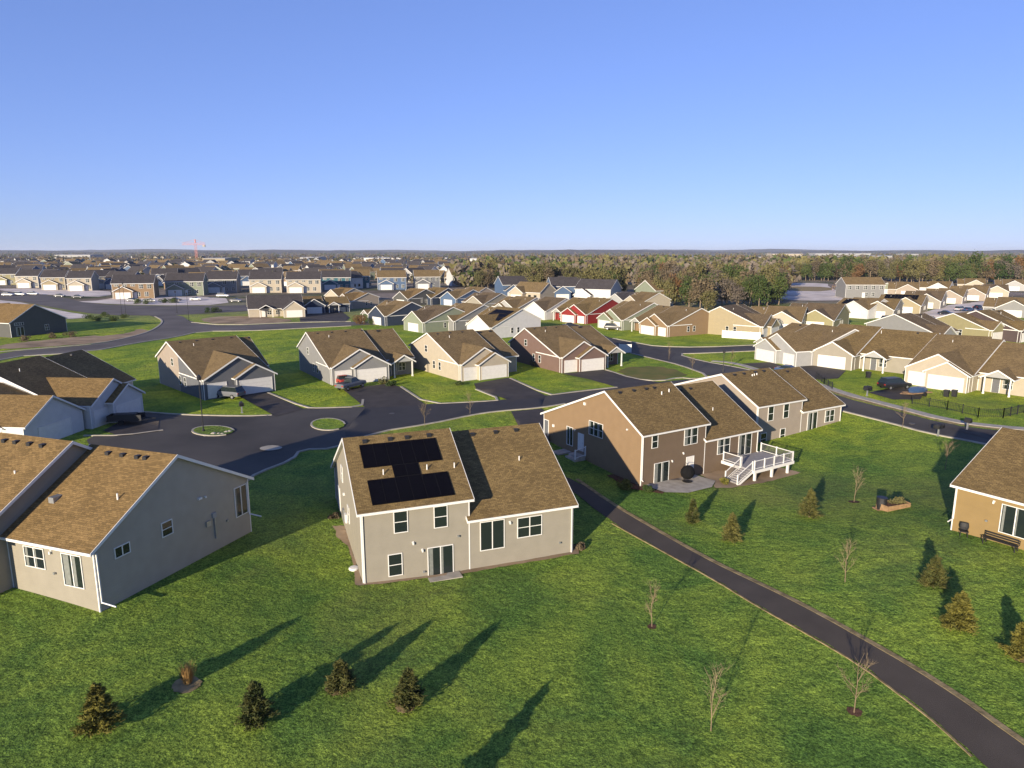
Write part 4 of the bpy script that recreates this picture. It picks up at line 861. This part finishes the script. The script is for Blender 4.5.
# dry ornamental grass clump
p_ = atT(188, 684); mb = MB(); r_ = random.Random(5)
for _ in range(700):
    a = r_.random()*6.28; l_ = r_.uniform(.5, 1.3); s_ = r_.uniform(.05, .45); b = Vector((math.cos(a)*.15*r_.random(), math.sin(a)*.15*r_.random(), 0)); t = b+Vector((math.cos(a)*s_, math.sin(a)*s_, l_))
    u = Vector((-math.sin(a), math.cos(a), 0))*.015; mb.face([b-u, b+u, t])
e = mb.build('ornamental_grass', M['dryshrub']); e.location = p_; tag(e, 'dry orange grass clump in a mulch ring on the left lawn', 'shrub')
def sapling_mesh(seed, hgt=3.4):
    r_ = random.Random(seed); mb = MB()
    def grow(p0, d_, L, rad, lv):
        rad = max(rad, .005); p1 = p0+d_*L; mb.tube(p0, p1, rad, rad*.6, 4, cap=False)
        if lv == 0: return
        for _ in range(5 if lv > 1 else 3):
            q = r_.uniform(.35, 1); dd = (d_+Vector((r_.gauss(0, .6), r_.gauss(0, .6), .15+r_.random()*.3))).normalized(); grow(p0+d_*L*q, dd, L*r_.uniform(.4, .62), rad*.45, lv-1)
    grow(Vector((0, 0, -.1)), Vector((r_.gauss(0, .03), r_.gauss(0, .03), 1)).normalized(), hgt*.6, .032, 3)
    p0 = Vector((0, 0, hgt*.55)); 
    for _ in range(3): grow(p0, Vector((r_.gauss(0, .2), r_.gauss(0, .2), 1)).normalized(), hgt*.35, .016, 2)
    return mb
for i, (lab, px, py, hg) in enumerate((
    ('bare sapling in the lawn below the taupe right corner of the solar house', 652, 627, 2.9), ('bare sapling at the bottom edge near the centre', 711, 731, 3.3), ('bare sapling beside the lower end of the asphalt path', 854, 713, 3.1),
    ('pale bare sapling in the middle of the right lawn', 845, 582, 3.0), ('bare sapling in a mulch ring beside the dark spruce', 854, 502, 3.3), ('bare sapling by the street left of the ochre house', 945, 470, 3.3),
    ('bare street sapling on the verge beyond the deck house lawn', 902, 430, 3.4), ('bare sapling behind the solar roof on the street verge', 425, 427, 3.4), ('bare sapling on the verge left of the driveway stub', 470, 414, 3.0),
    ('bare sapling standing in the dry corner lawn', 669, 360, 3.6), ('second bare sapling in the dry corner lawn', 692, 373, 3.2), ('thin bare sapling in front of the white fronted house', 731, 366, 3.0))):
    e = empty('sapling', atT(px, py), i, lab, 'tree'); sapling_mesh(40+i, hg).build('branches', M['bark_pale'], e)
def bush_mesh(seed, r0, n_=500, s=.14, flat=.8, hz=1):
    r_ = random.Random(seed); mb = MB(); cl = [(Vector((r_.gauss(0, .45), r_.gauss(0, .45), r_.uniform(.1, .9)*hz))*r0, r_.uniform(.35, .6)*r0) for _ in range(9)]
    for _ in range(n_):
        c, q = r_.choice(cl); v = Vector((r_.gauss(0, 1), r_.gauss(0, 1), r_.gauss(0, 1))).normalized()*q*r_.uniform(.7, 1.1); p_ = c+Vector((v.x, v.y, v.z*flat))
        if p_.z < 0: p_.z = abs(p_.z)*.3
        leaf(mb, p_, s, r_)
    return mb
def bush(lab, px, py, r0, m='leaf_green', sd=1, cat='shrub', group=None, p_=None):
    e = bush_mesh(sd, r0, int(500*max(1, r0*r0))).build('shrub', M[m]); e.location = p_ or atT(px, py); tag(e, lab, cat, group); return e
bush('yellow green shrub at the corner of the brown house', 0, 0, .75, 'needle_y', 3, p_=Vector(onz(h2, -1.6, .3)))
bush('low green shrub in the bed below the brown house corner', 0, 0, .5, 'leaf_green', 4, p_=Vector(onz(h2, -.4, -1.4)))
bush('small yellowish plant at the foot of the deck stairs', 0, 0, .4, 'needle_y', 5, p_=Vector(onz(h2, 8.9, -3.2)))
bush('brown dried shrub at the right corner of the solar house', 579, 549, .4, 'leaf_brown', 6)
bush('dry shrub by the left wall of the solar house', 335, 518, .4, 'leaf_brown', 7)
bush('rounded shrub beside the pickup at the grey ranch house', 383, 384, 1.0, 'leaf_olive', 8); bush('dark shrub right of the rounded shrub at the grey ranch', 392, 386, .8, 'leaf_green', 9)
bush('small dark shrub at the cream ranch lawn corner', 459, 385, .6, 'leaf_green', 10); bush('dry shrub by the side of the dark brown ranch', 537, 366, 1.1, 'leaf_olive', 11)
for px, py in ((88,320),(99,321),(104,317),(113,321),(123,318)): bush('dark rounded evergreen shrub on the lawn by the curved street', px, py, 1.4, 'leaf_green', px, group='evergreen shrubs on the curved-street lawn')
for px, py in ((52,338),(72,337),(25,341)): bush('dark shrub beside the dark grey green house wall', px, py, 1.2, 'leaf_brown', px, group='shrubs beside the dark house')
for px, py in ((211,312.5),(217,312)): bush('dark round shrub left of the cream cottage', px, py, 1.5, 'leaf_green', px, group='shrubs left of the cream cottage')
bush('rust coloured shrub at the cream cottage corner', 254, 316, 1.5, 'leaf_rust', 33); bush('rust red shrub left of the sage fronted house', 361, 324, 2.2, 'leaf_rust', 34); bush('dark green shrub before the sage front', 372, 324, 1.6, 'leaf_green', 35)
for px, py in ((137,304),(147,304),(163,303),(175,303)): bush('dark clipped street shrub before the far left two-storey row', px, py, 1.8, 'leaf_green', px, group='street shrubs before the far row')
# woodland trees
def tree_mesh(seed, hgt=13, rad=4.2, n_=900, s=.62, conif=False):
    r_ = random.Random(seed); mb = MB(); cl = []
    for _ in range(16):
        a = r_.random()*6.28; q = math.sqrt(r_.random())*.75; zz = r_.uniform(.3, .92); w_ = math.sin(min(1, (1-zz)*1.9+.25)*math.pi*.5)
        cl.append((Vector((math.cos(a)*rad*q*w_, math.sin(a)*rad*q*w_, hgt*zz)), rad*r_.uniform(.25, .5)))
    for _ in range(n_):
        c, q = r_.choice(cl); v = Vector((r_.gauss(0, 1), r_.gauss(0, 1), r_.gauss(0, 1))).normalized()*q*(.35+abs(r_.gauss(.45, .35))); leaf(mb, c+v, s*r_.uniform(.5, 1.2), r_, el=1.3)
    tk = MB(); top = Vector((r_.gauss(0, .4), r_.gauss(0, .4), hgt*.6)); tk.tube((0, 0, -.5), top, .28, .14, 6)
    for c, q in cl[:12]: tk.tube(top*r_.uniform(.55, 1), c, .11, .03, 4, cap=False)
    for _ in range(26):
        c, q = r_.choice(cl); tk.tube(c, c+Vector((r_.gauss(0, .5), r_.gauss(0, .5), 1)).normalized()*q*1.4, .045, .015, 3, cap=False)
    return mb, tk
kinds = [('olive', 'olive green tree in the wood behind the houses'), ('brown', 'brown half-bare tree in the wood behind the houses'), ('green', 'dark green tree in the wood behind the houses'), ('rust', 'rust orange tree in the wood behind the houses'), ('grey', 'grey bare-crowned tree in the wood behind the houses')]
tp = []
for ki, (k, lab) in enumerate(kinds):
    for v in range(2):
        e = empty('tree', (0, 0, 0), 0, lab, 'tree', k+' trees in the wood'); a, b = tree_mesh(100+ki*5+v, random.uniform(11.5, 14.5), random.uniform(4.0, 5.0), 900 if k == 'grey' else 1800)
        a.build('crown', M['leaf_'+k], e); b.build('trunk', M['bark'], e); tp.append([e, 0])
def put_tree(x, y, sc_=1, k=None):
    k = random.choices(range(5), (40,24,18,3,15))[0] if k is None else k
    t = tp[k*2+random.randrange(2)]; o = t[0] if not t[1] else copy_tree(t[0]); t[1] = 1
    o.location = (x, y, 2); o.rotation_euler = (0, 0, random.random()*6.28); o.scale = (sc_, sc_, sc_*random.uniform(.85, 1.15))
# front edge of the middle wood and the right wood, as individuals
nt_ = 0
def band(pts, dp, n_, sc0, sc1, kf=None):
    """pts: polyline of base pixels; n_ trees spread along it, up to dp metres behind"""
    global nt_
    W_ = [at(*q).to_2d() for q in pts]; seg = [(a, b, (b-a).length) for a, b in zip(W_, W_[1:])]; tot = sum(s_[2] for s_ in seg)
    for i in range(n_):
        d_ = tot*(i+random.random())/n_
        for a, b, l_ in seg:
            if d_ <= l_: break
            d_ -= l_
        q = a+(b-a)*(d_/l_); dd = dp*random.random(); q = q*(1+dd/q.length); put_tree(q.x, q.y, random.uniform(sc0, sc1), kf() if kf else None); nt_ += 1
mid = lambda: random.choices(range(5), (48, 22, 14, 1, 15))[0]
rust = lambda: random.choices(range(5), (34, 28, 16, 5, 17))[0]
grn = lambda: random.choices(range(5), (30, 12, 46, 2, 10))[0]
band([(505,296),(560,299),(620,303)], 60, 44, .75, 1.15, mid); band([(465,289),(520,290),(600,292)], 70, 40, .7, 1.05, mid); band([(640,301),(668,309),(712,314)], 40, 22, .65, 1.0, rust)
band([(640,292),(700,298),(770,303),(782,299)], 60, 50, .8, 1.15, rust); band([(712,311),(745,309),(779,305)], 20, 14, .8, 1.0, lambda: random.choice((0, 2, 2, 4)))
band([(778,281),(830,281),(900,282),(925,284)], 40, 52, .9, 1.2, rust); band([(925,286),(980,284),(1045,282)], 50, 52, .95, 1.35, grn)
# far woods, one mass
def wood(name, lab, spec, mats, faces=26):
    mb = MB(); r_ = random.Random(name+lab)
    for (xa, xb, ya, yb, n_, hg) in spec:
        for _ in range(n_):
            py = ya+(yb-ya)*r_.random(); px = r_.uniform(xa, xb); q = at(px, py); m_ = r_.randrange(len(mats)); s_ = hg*r_.uniform(.7, 1.2); base = Vector((q.x, q.y, 2))
            far = q.y/800
            for _ in range(faces):
                v = Vector((r_.gauss(0, 1), r_.gauss(0, 1), r_.gauss(0, 1))).normalized()*r_.uniform(.5, 1); v = Vector((v.x*s_*.42, v.y*s_*.42, (v.z*.45+.5)*s_)); leaf(mb, base+v, s_*.24, r_, m_, 1.4)
    return tag(mb.build(name, [M['leaf_'+k] for k in mats]), lab, 'woodland', kind='stuff')
wood('woodland', 'wide brown and olive wood seen above the front trees', [(455,790,268,288,620,13),(780,1050,268,279,520,15),(480,790,262.5,270,700,15)], ('olive','brown','green','grey','olive'))
wood('woodland', 'scattered garden trees among the distant rooftops', [(-20,470,262,284,500,7),(-20,480,256,264,700,11)], ('brown','olive','grey','olive','brown'), 18)
wood('woodland', 'thin line of woods along the horizon', [(-60,1090,254.2,257.5,1700,14),(-60,1090,253.0,254.6,1600,18),(780,1090,257,268,700,14)], ('brown','grey','olive','brown','green'), 14)
# low wooded hills at the horizon
mb = MB(); N = 160
M['hill'] = mat('wooded_hill', (.055,.045,.035), .95, .05, c2=(.10,.075,.06), vscale=.02, detail=8)
for k, (D0, hA) in enumerate(((6500, 48), (9500, 75))):
    rows_ = []
    for i in range(N+1):
        x = -D0*1.1+2.2*D0*i/N; hh_ = hA*(.55+.45*noise.noise(Vector((x*.0007, k*9, 0))))+hA*.12*noise.noise(Vector((x*.01, k*3, 1)))
        rows_.append([(x, D0-900, 1), (x, D0-300, 2+hh_*.75), (x, D0, 2+hh_), (x, D0+900, 1)])
    for a, b in zip(rows_, rows_[1:]):
        for j in range(3): mb.face([a[j], b[j], b[j+1], a[j+1]])
tag(mb.build('hills', M['hill'], smooth=True), kind='structure')

# ------------------------------------------------------------------ vehicles and street things
M['rubber'] = mat('rubber', (.015,.015,.015), .8, .2, var=.2); M['rim'] = mat('alloy', (.45,.45,.46), .35, .5, metal=.8, var=.1)
M['lamp'] = mat('tail_lamp', (.35,.02,.02), .3, .5, var=.1)
for k, c in dict(car_grey=(.12,.125,.135), car_black=(.012,.012,.014), car_white=(.65,.65,.64), car_silver=(.38,.39,.40), car_blue=(.03,.06,.13), car_red=(.28,.03,.02)).items(): M[k] = mat(k, c, .3, .6, var=.04)
def car(label, px, py, rot, paint, body='suv', L=4.7, name='car', group=None):
    p_ = atT(px, py); e = empty(name, (p_.x, p_.y, p_.z+.09), R(rot), label, 'truck' if body == 'pickup' else 'car', group); hl = L/2; w_ = .92
    secs = {'suv': [(-hl, .45, .95), (-hl+.15, .42, 1.05), (-hl+.9, .4, 1.08), (hl-1.0, .4, 1.02), (hl-.15, .42, .88), (hl, .45, .75)],
            'sedan': [(-hl, .4, .85), (-hl+.15, .38, .95), (-hl+.9, .36, .97), (hl-1.2, .36, .92), (hl-.15, .38, .75), (hl, .42, .65)],
            'pickup': [(-hl, .5, 1.1), (-hl+.1, .48, 1.12), (-hl+1.9, .46, 1.12), (hl-1.3, .46, 1.15), (hl-.15, .48, 1.02), (hl, .5, .85)]}[body]
    mb = MB()
    def ring(x, z0, z1, q): return [(x, -w_*q, z0), (x, w_*q, z0), (x, w_*q*1.0, (z0+z1)/2+.08), (x, w_*q*.93, z1), (x, -w_*q*.93, z1), (x, -w_*q, (z0+z1)/2+.08)]
    rg = [ring(x, z0, z1, .94 if i in (0, len(secs)-1) else 1) for i, (x, z0, z1) in enumerate(secs)]
    for a, b in zip(rg, rg[1:]):
        for j in range(6): mb.face([a[j], a[(j+1) % 6], b[(j+1) % 6], b[j]][::-1])
    mb.face(rg[0]); mb.face(rg[-1][::-1]); mb.build('body', M[paint], e)
    cab = {'suv': [(-hl+.1, 1.05), (-hl+.45, 1.68), (hl-2.0, 1.72), (hl-1.15, 1.02)], 'sedan': [(-hl+.7, .96), (-hl+1.4, 1.4), (hl-2.2, 1.42), (hl-1.3, .92)], 'pickup': [(-hl+1.95, 1.1), (-hl+2.15, 1.75), (hl-2.1, 1.78), (hl-1.35, 1.13)]}[body]
    g_ = MB(); q1, q2 = .84, .68
    A = [(x, -(q1 if i in (0, 3) else q2), z) for i, (x, z) in enumerate(cab)]; B_ = [(x, (q1 if i in (0, 3) else q2), z) for i, (x, z) in enumerate(cab)]
    g_.face(A); g_.face(B_[::-1])
    for i in range(3): g_.face([A[i], B_[i], B_[i+1], A[i+1]])
    g_.build('window', M['glass'], e)
    rf = MB(); x0, x1 = cab[1][0], cab[2][0]; rf.box(x0, x1, -q2-.02, q2+.02, cab[1][1], cab[2][1]+.03); rf.build('car_roof', M[paint], e)
    for x in (-hl+.95, hl-.95):
        for y in (-.84, .84):
            wb = MB(); n_ = 12; wb.tube((x, y-.12, .34), (x, y+.12, .34), .34, n=14); wo = wb.build('wheel', M['rubber'], e); rb = MB(); rb.tube((x, y-.13, .34), (x, y+.13, .34), .2, n=10); rb.build('rim', M['rim'], wo)
    for y in (-.7, .7):
        lb = MB(); lb.box(-hl-.02, -hl+.05, y-.14, y+.14, .75, .92); lb.build('tail_light', M['lamp'], e); lb = MB(); lb.box(hl-.1, hl+.02, y-.16, y+.16, .62, .74); lb.build('headlight', M['rim'], e)
    if body == 'pickup':
        tb = MB(); tb.box(-hl+.12, -hl+1.85, -.75, .75, 1.125, 1.135); tb.build('truck_bed', M['blackp'], e)
    return e
car('grey estate car parked on the grass edge at the dark grey ranch garage', 229, 398, 160, 'car_grey', 'suv')
car('dark pickup truck in front of the grey ranch single garage door', 351, 389, 60, 'car_grey', 'pickup', 5.2, 'pickup_truck')
car('dark red car tucked against the grey ranch garage', 341, 384, 125, 'car_red', 'sedan')
car('dark car at the sage green house garage', 613, 330, -20, 'car_black', 'suv', group=None)
car('grey car nearest the street at the white fronted house', 768, 359, 20, 'car_grey', 'suv'); car('dark car beside the grey one at the white fronted house', 777, 358, 20, 'car_black', 'suv')
car('black van-like car on the cream house driveway', 894, 389, 15, 'car_black', 'suv', 5.0)
car('blue car on the drive of the taupe house with recessed entry', 789, 374, -40, 'car_blue', 'sedan')
car('dark car parked before the timber framed lot houses', 889, 321.5, 0, 'car_black', 'suv')
car('white van parked behind the cream cottage', 223, 297, 5, 'car_white', 'suv', 5.6, 'van'); car('silver car at the pale road far right', 960, 311, 30, 'car_silver', 'suv'); car('blue car at the pale road far right', 968, 311.5, 30, 'car_blue', 'sedan')
car('dark car parked in front of the red house', 571, 328, 0, 'car_black', 'sedan')
for i, px in enumerate((8, 20, 33)): car('white vehicle on the pale lot at the far left', px, 296-i*.4, 10, 'car_white', 'suv', group='white vehicles on the far left lot')
rr_ = random.Random(9)
for i, (px, py) in enumerate(((932,322),(925,318.5),(946,315),(978,309),(990,306.5),(1002,305),(1014,309),(884,316),(905,321))): car('dark parked car along the pale far right street', px, py, rr_.choice((-50, 0, 30)), rr_.choice(('car_black', 'car_grey', 'car_blue')), 'sedan', group='dark cars along the far right street')
for i, (px, py) in enumerate(((60,297),(78,298),(132,301.5),(150,302),(176,301),(196,300.5),(262,301),(236,302))): car('small parked car in front of the far left two-storey row', px, py, rr_.choice((10, 90, 0)), rr_.choice(('car_black', 'car_white', 'car_silver', 'car_grey')), 'sedan', group='cars before the far left row')
M['manhole'] = mat('cast_iron', (.06,.055,.05), .6, .4, var=.2, vscale=10)
for lab, px, py in (('round manhole cover in the cul-de-sac mouth', 268, 449), ('round manhole cover in the street below the grey ranch', 392, 414), ('round manhole cover in the street before the dark brown ranch', 606, 392), ('round manhole cover in the street beyond the open lawn', 912, 424)):
    f = MB(); f.lathe([(0, .02), (.36, .02), (.38, 0), (.38, -.05)][::-1], 18); o = f.build('manhole_cover', M['manhole']); o.location = atT(px, py)+Vector((0, 0, .08)); tag(o, lab, 'manhole cover')
# pale concrete wedge in the street
sheet('kerb_island', [(259,448.5),(270,446),(281,447),(283,449.5),(270,452),(261,451)], M['kerb'], .12, smooth=1)
# small boat trailer at cream house, cargo trailer by white twin
def trailer(label, px, py, rot, c, tarp):
    p_ = atT(px, py); e = empty('trailer', (p_.x, p_.y, p_.z+.09), R(rot), label, 'trailer'); f = MB(); f.box(-2, 2, -.9, -.8, .45, .55); f.box(-2, 2, .8, .9, .45, .55); f.box(-2, -1.9, -.9, .9, .45, .55); f.box(1.9, 2, -.9, .9, .45, .55)
    f.tube((2, -.85, .5), (3.4, 0, .5), .05); f.tube((2, .85, .5), (3.4, 0, .5), .05); f.box(-2, 2, -.85, .85, .5, .56); f.build('frame', M[c], e)
    for y in (-1.02, 1.02):
        f = MB(); f.tube((-.3, y-.1, .33), (-.3, y+.1, .33), .33, n=12); f.build('wheel', M['rubber'], e)
    f = MB()
    if tarp == 'blackp':
        f.box(-1.95, 1.95, -.8, -.76, .565, 1.15); f.box(-1.95, 1.95, .76, .8, .565, 1.15); f.box(-1.95, -1.9, -.76, .76, .565, 1.15); f.box(-1.3, 1.2, -.6, .6, .565, 1.25); f.build('side_board', M[tarp], e)
    else: f.lathe([(0, .57), (1.0, .57), (1.05, .9), (.8, 1.25), (0, 1.35)], 10, sx=1.7, sy=.75); f.build('tarp_load', M[tarp], e, True)
trailer('wood sided trailer with blue covered load beside the driveway', 917, 396, 200, 'wood', 'car_blue')
trailer('dark utility trailer behind the shaded white garage fronts', 127, 424, 10, 'blackp', 'blackp')
def bin_(label, p_, rot, c='blackp', group=None):
    e = empty('wheelie_bin', p_, R(rot), label, 'bin', group); f = MB(); a, b = .26, .33
    P = [(-a,-a,.08),(a,-a,.08),(a,a,.08),(-a,a,.08),(-b,-b,1),(b,-b,1),(b,b,1),(-b,b,1)]
    for q in ((3,2,1,0),(4,5,6,7),(0,1,5,4),(1,2,6,5),(2,3,7,6),(3,0,4,7)): f.face([P[i] for i in q])
    f.build('bin_body', M[c], e); f = MB(); f.box(-.36, .36, -.38, .36, 1.0, 1.07); f.tube((-.3, .42, 1.0), (.3, .42, 1.0), .03); f.build('lid', M[c], e)
    for x in (-.25, .25): f = MB(); f.tube((x-.03, .28, .12), (x+.03, .28, .12), .12, n=10); f.build('wheel', M['rubber'], e)
bin_('black wheeled bin at the cream garage, left of the pair', atT(946, 397), -50); bin_('black wheeled bin at the cream garage, right of the pair', atT(954, 397), -50)
bin_('dark bin outside the white side wall of the taupe entry house', atT(868, 378), 0)
# cluster mailbox on post by the street
def mailbox(label, px, py, k=2):
    p_ = atT(px, py); e = empty('mailbox', p_, R(30), label, 'mailbox'); f = MB()
    f.box(-.08, .08, -.08, .08, -.1, 1.0); f.box(-.14, .14, -.14, .14, -.1, .08); f.build('post', M['metal'], e)
    for i in range(k):
        x = (i-(k-1)/2)*.62; f = MB(); f.box(x-.28, x+.28, -.35, .35, .95, 1.25); f.tube((x, -.35, 1.25), (x, .35, 1.25), .28, n=12); f.build('letter_box', M['blackp'], e)
mailbox('black twin mailbox on white post at the street edge beyond the lawn', 938, 436, 2); mailbox('small mailbox on the far kerb before the dark driveway', 967, 430, 1); mailbox('black mailbox left of the parked van-like car', 867, 396, 2)
mailbox('red brown mailbox by the grey estate car', 242, 413, 1)
# street lamps
def street_lamp(label, px, py, hg=4.6):
    p_ = atT(px, py); e = empty('street_lamp', p_, 0, label, 'street lamp'); f = MB(); f.tube((0, 0, -.2), (0, 0, hg), .07, .05, 8); f.lathe([(.16, 0), (.16, .3), (.08, .5)], 8); f.build('pole', M['blackp'], e)
    f = MB(); f.lathe([(.06, hg), (.22, hg+.05), (.26, hg+.4), (.1, hg+.62), (0, hg+.75)], 8); f.build('lantern', M['blackp'], e)
street_lamp('black street lamp on the small island near the dark grey ranch', 203.5, 432, 6.2); street_lamp('black street lamp behind the deck house roof at the junction', 723, 372, 3.4)
street_lamp('left street lamp of the pair at the curved street lawn', 122, 315, 9); street_lamp('right street lamp of the pair at the curved street lawn', 126, 316, 10.5); street_lamp('street lamp left of the cream cottage', 189, 321, 8); street_lamp('thin street lamp beside the far left lamp pair road', 177, 313, 7)
# black metal fence round the cream house lawn
def fence(label, pix, hg=1.2, m='blackp', gap=2.0, name='metal_fence'):
    P = [atT(*q) for q in pix]; e = empty(name, P[0], 0, label, 'fence'); o = P[0]
    for a, b in zip(P, P[1:]):
        L = (b-a).length; k = max(1, round(L/gap)); t = (b-a)/L; f = MB(); q0, q1 = a-o, b-o
        for z_ in (.2, hg-.08):
            f.obox(q0+Vector((0, 0, z_)), q1-q0, Vector((-t.y, t.x, 0))*.04, (0, 0, .04))
        n_ = int(L/.22)
        for i in range(n_): p_ = q0+(q1-q0)*(i/n_); f.box(p_.x-.01, p_.x+.01, p_.y-.01, p_.y+.01, p_.z+.08, p_.z+hg)
        f.build('picket_panel', M[m], e)
        for i in range(k+1): p_ = q0+(q1-q0)*(i/k); f = MB(); f.box(p_.x-.045, p_.x+.045, p_.y-.045, p_.y+.045, p_.z-.2, p_.z+hg+.12); f.build('post', M[m], e)
fence('black metal fence round the lawn of the cream garage house', [(912,404),(947,410),(978,417.5),(1003,418),(1024,413),(1060,404)])
fence('short black fence by the sidewalk near the taupe entry house', [(816,378),(824,384),(832,389)], 1.0)
def board_fence(label, pix, hg, m):
    P = [atT(*q) for q in pix]; e = empty('privacy_fence', P[0], 0, label, 'fence'); o = P[0]
    for a, b in zip(P, P[1:]):
        t = (b-a).normalized(); f = MB(); f.obox(a-o-Vector((0, 0, .3)), b-a, Vector((-t.y, t.x, 0))*.06, (0, 0, hg+.3)); f.build('board_panel', M[m], e)
        n_ = max(1, round((b-a).length/2.4))
        for i in range(n_+1): p_ = a-o+(b-a)*(i/n_); f = MB(); f.box(p_.x-.07, p_.x+.07, p_.y-.07, p_.y+.07, p_.z-.3, p_.z+hg+.1); f.build('post', M[m], e)
board_fence('white vinyl fence along the base of the yellow house', [(722,337.5),(760,340)], 1.8, 'trim'); board_fence('white vinyl fence behind the dark brown ranch porch', [(619,352.5),(631,353)], 1.8, 'trim')
# raised bed with planter barrels on the right lawn
p_ = atT(893, 508); e = empty('raised_bed', p_, R(20), 'long cedar raised garden bed on the right lawn', 'garden bed'); f = MB()
for y in (-.6, .55): f.box(-1.3, 1.3, y, y+.05, -.1, .5)
for x in (-1.3, 1.25): f.box(x, x+.05, -.55, .55, -.1, .5)
f.build('board_frame', M['wood'], e); f = MB(); f.box(-1.25, 1.25, -.55, .55, 0, .42); f.build('soil', M['mulch'], e)
bush('brown wilted plants in the cedar bed', 0, 0, .5, 'leaf_olive', 77, p_=p_+Vector((.3, .1, .35)))
p_ = atT(881, 509); e = empty('rain_barrel', p_, 0, 'black round barrel at the left end of the cedar bed', 'barrel'); f = MB(); f.lathe([(0, 0), (.36, 0), (.42, .5), (.4, 1.0), (.43, 1.02), (.43, 1.06), (0, 1.06)], 18); f.build('barrel_body', M['blackp'], e); f = MB(); f.box(-.5, .5, -.45, .45, -.1, .04); f.build('pallet', M['wood'], e)
# bench and chair by the ochre house
X, Y, Z = onz(yh, 3.6, -.75); e = empty('bench', (X, Y, Z), R(-56.95), 'dark framed bench below the sliding door of the ochre house', 'bench')
f = MB(); 
for k in range(4): f.box(-1.1, 1.1, -.25+k*.13, -.15+k*.13, .43, .46)
f.build('seat', M['blackp'], e); f = MB(); f.box(-1.1, 1.1, .28, .31, .55, .62); f.box(-1.1, 1.1, .28, .31, .72, .8); f.box(-1.1, -1.05, .28, .31, .43, .8); f.box(1.05, 1.1, .28, .31, .43, .8); f.build('backrest', M['blackp'], e)
for x in (-1.0, 1.0):
    for y in (-.22, .25): f = MB(); f.box(x-.03, x+.03, y-.03, y+.03, -.1, .43); f.build('leg', M['blackp'], e)
X, Y, Z = onz(yh, 1.2, -.7); e = empty('garden_chair', (X, Y, Z), R(-30), 'dark garden chair near the downspout of the ochre house', 'chair')
f = MB(); f.box(-.28, .28, -.28, .28, .42, .46); f.build('seat', M['blackp'], e); f = MB(); f.lathe([(.27, .5), (.31, .7), (.27, 1.0)], 14, sy=.35, c=(0, .28)); f.build('backrest', M['blackp'], e)
for x in (-.24, .24):
    for y in (-.24, .24): f = MB(); f.tube((x, y, -.05), (x*.9, y*.9, .42), .02); f.build('leg', M['blackp'], e)
# AC condensers and side steps of the brown house
def ac(label, h_, x, y, z0=None):
    X, Y, Z = onz(h_, x, y); e = empty('air_conditioner', (X, Y, Z), h_.root.rotation_euler.z, label, 'air conditioner'); f = MB(); f.box(-.4, .4, -.4, .4, .1, .85)
    for k in range(7): f.box(-.42, .42, -.42, .42, .16+k*.095, .19+k*.095)
    f.build('casing', M['metal'], e); f = MB(); f.lathe([(.3, .86), (.34, .9), (.1, .92), (0, .92)], 14); f.build('fan_grille', M['blackp'], e); f = MB(); f.box(-.5, .5, -.5, .5, -.1, .1); f.build('pad', M['concrete'], e)
ac('grey air conditioner by the front left corner of the brown house', h2, -.7, 16.2)
X, Y, Z = onz(h2, -.8, 9.9); st = empty('side_steps', (X, Y, Z), h2.root.rotation_euler.z, 'white railed steps at the shaded tan side wall', 'steps')
f = MB(); f.box(-.7, .7, -.9, .9, -.1, .2); f.box(-.2, .7, -.9, .9, .2, .42); f.build('treads', M['concrete'], st); f = MB(); rail(f, (-.65, -.85), (.7, -.85), .2, .4); f.build('railing', [M['trim'], M['composite']], st)
X, Y, Z = onz(h2, -1.0, 12.3); f = MB(); f.box(-.9, .9, -.7, .7, -.1, .1); o = f.build('door_slab', M['concrete']); o.location = (X, Y, Z); o.rotation_euler.z = h2.root.rotation_euler.z; tag(o, 'pale concrete slab at the side door of the brown house', 'slab')
# splash stones and utility boxes
for px, py, lab in ((395*.25+256, 677*.25+400, 'round white utility cover on the grass beside the solar house'),):
    p_ = atT(px-1, py); f = MB(); f.lathe([(.34, -.1), (.36, .1), (.3, .16), (0, .18)], 16); o = f.build('utility_cover', M['trim']); o.location = p_; tag(o, lab, 'cover')
p_ = atT(210, 436); r_ = random.Random(3)
for i in range(7):
    q = atT(206+i*4+r_.uniform(-1, 1), 436-(i/6)*3+r_.uniform(-.8, .8)); f = MB(); rr = r_.uniform(.15, .34); f.lathe([(0, -.1), (rr, -.02), (rr*.9, rr*.5), (rr*.4, rr*.8), (0, rr*.85)], 7, sx=r_.uniform(.8, 1.3)); o = f.build('boulder', M['concrete']); o.location = q; tag(o, 'pale boulder along the edge of the lamp island', 'rock', 'boulders on the lamp island')

# ------------------------------------------------------------------ haze
hz = MB(); hz.box(-19000, 19000, -2500, 21000, -8, 110); o = hz.build('haze', bpy.data.materials.new('haze_air')); m_ = o.data.materials[0]; m_.use_nodes = True; n = m_.node_tree
for x in list(n.nodes):
    if x.type == 'BSDF_PRINCIPLED': n.nodes.remove(x)
v = n.nodes.new('ShaderNodeVolumePrincipled'); v.inputs['Color'].default_value = (.70,.80,.98,1); v.inputs['Density'].default_value = .00005; v.inputs['Anisotropy'].default_value = .0
n.links.new(v.outputs[0], [x for x in n.nodes if x.type == 'OUTPUT_MATERIAL'][0].inputs['Volume']); o['kind'] = 'stuff'
tag(o, 'thin blue air haze over the far fields', 'haze')
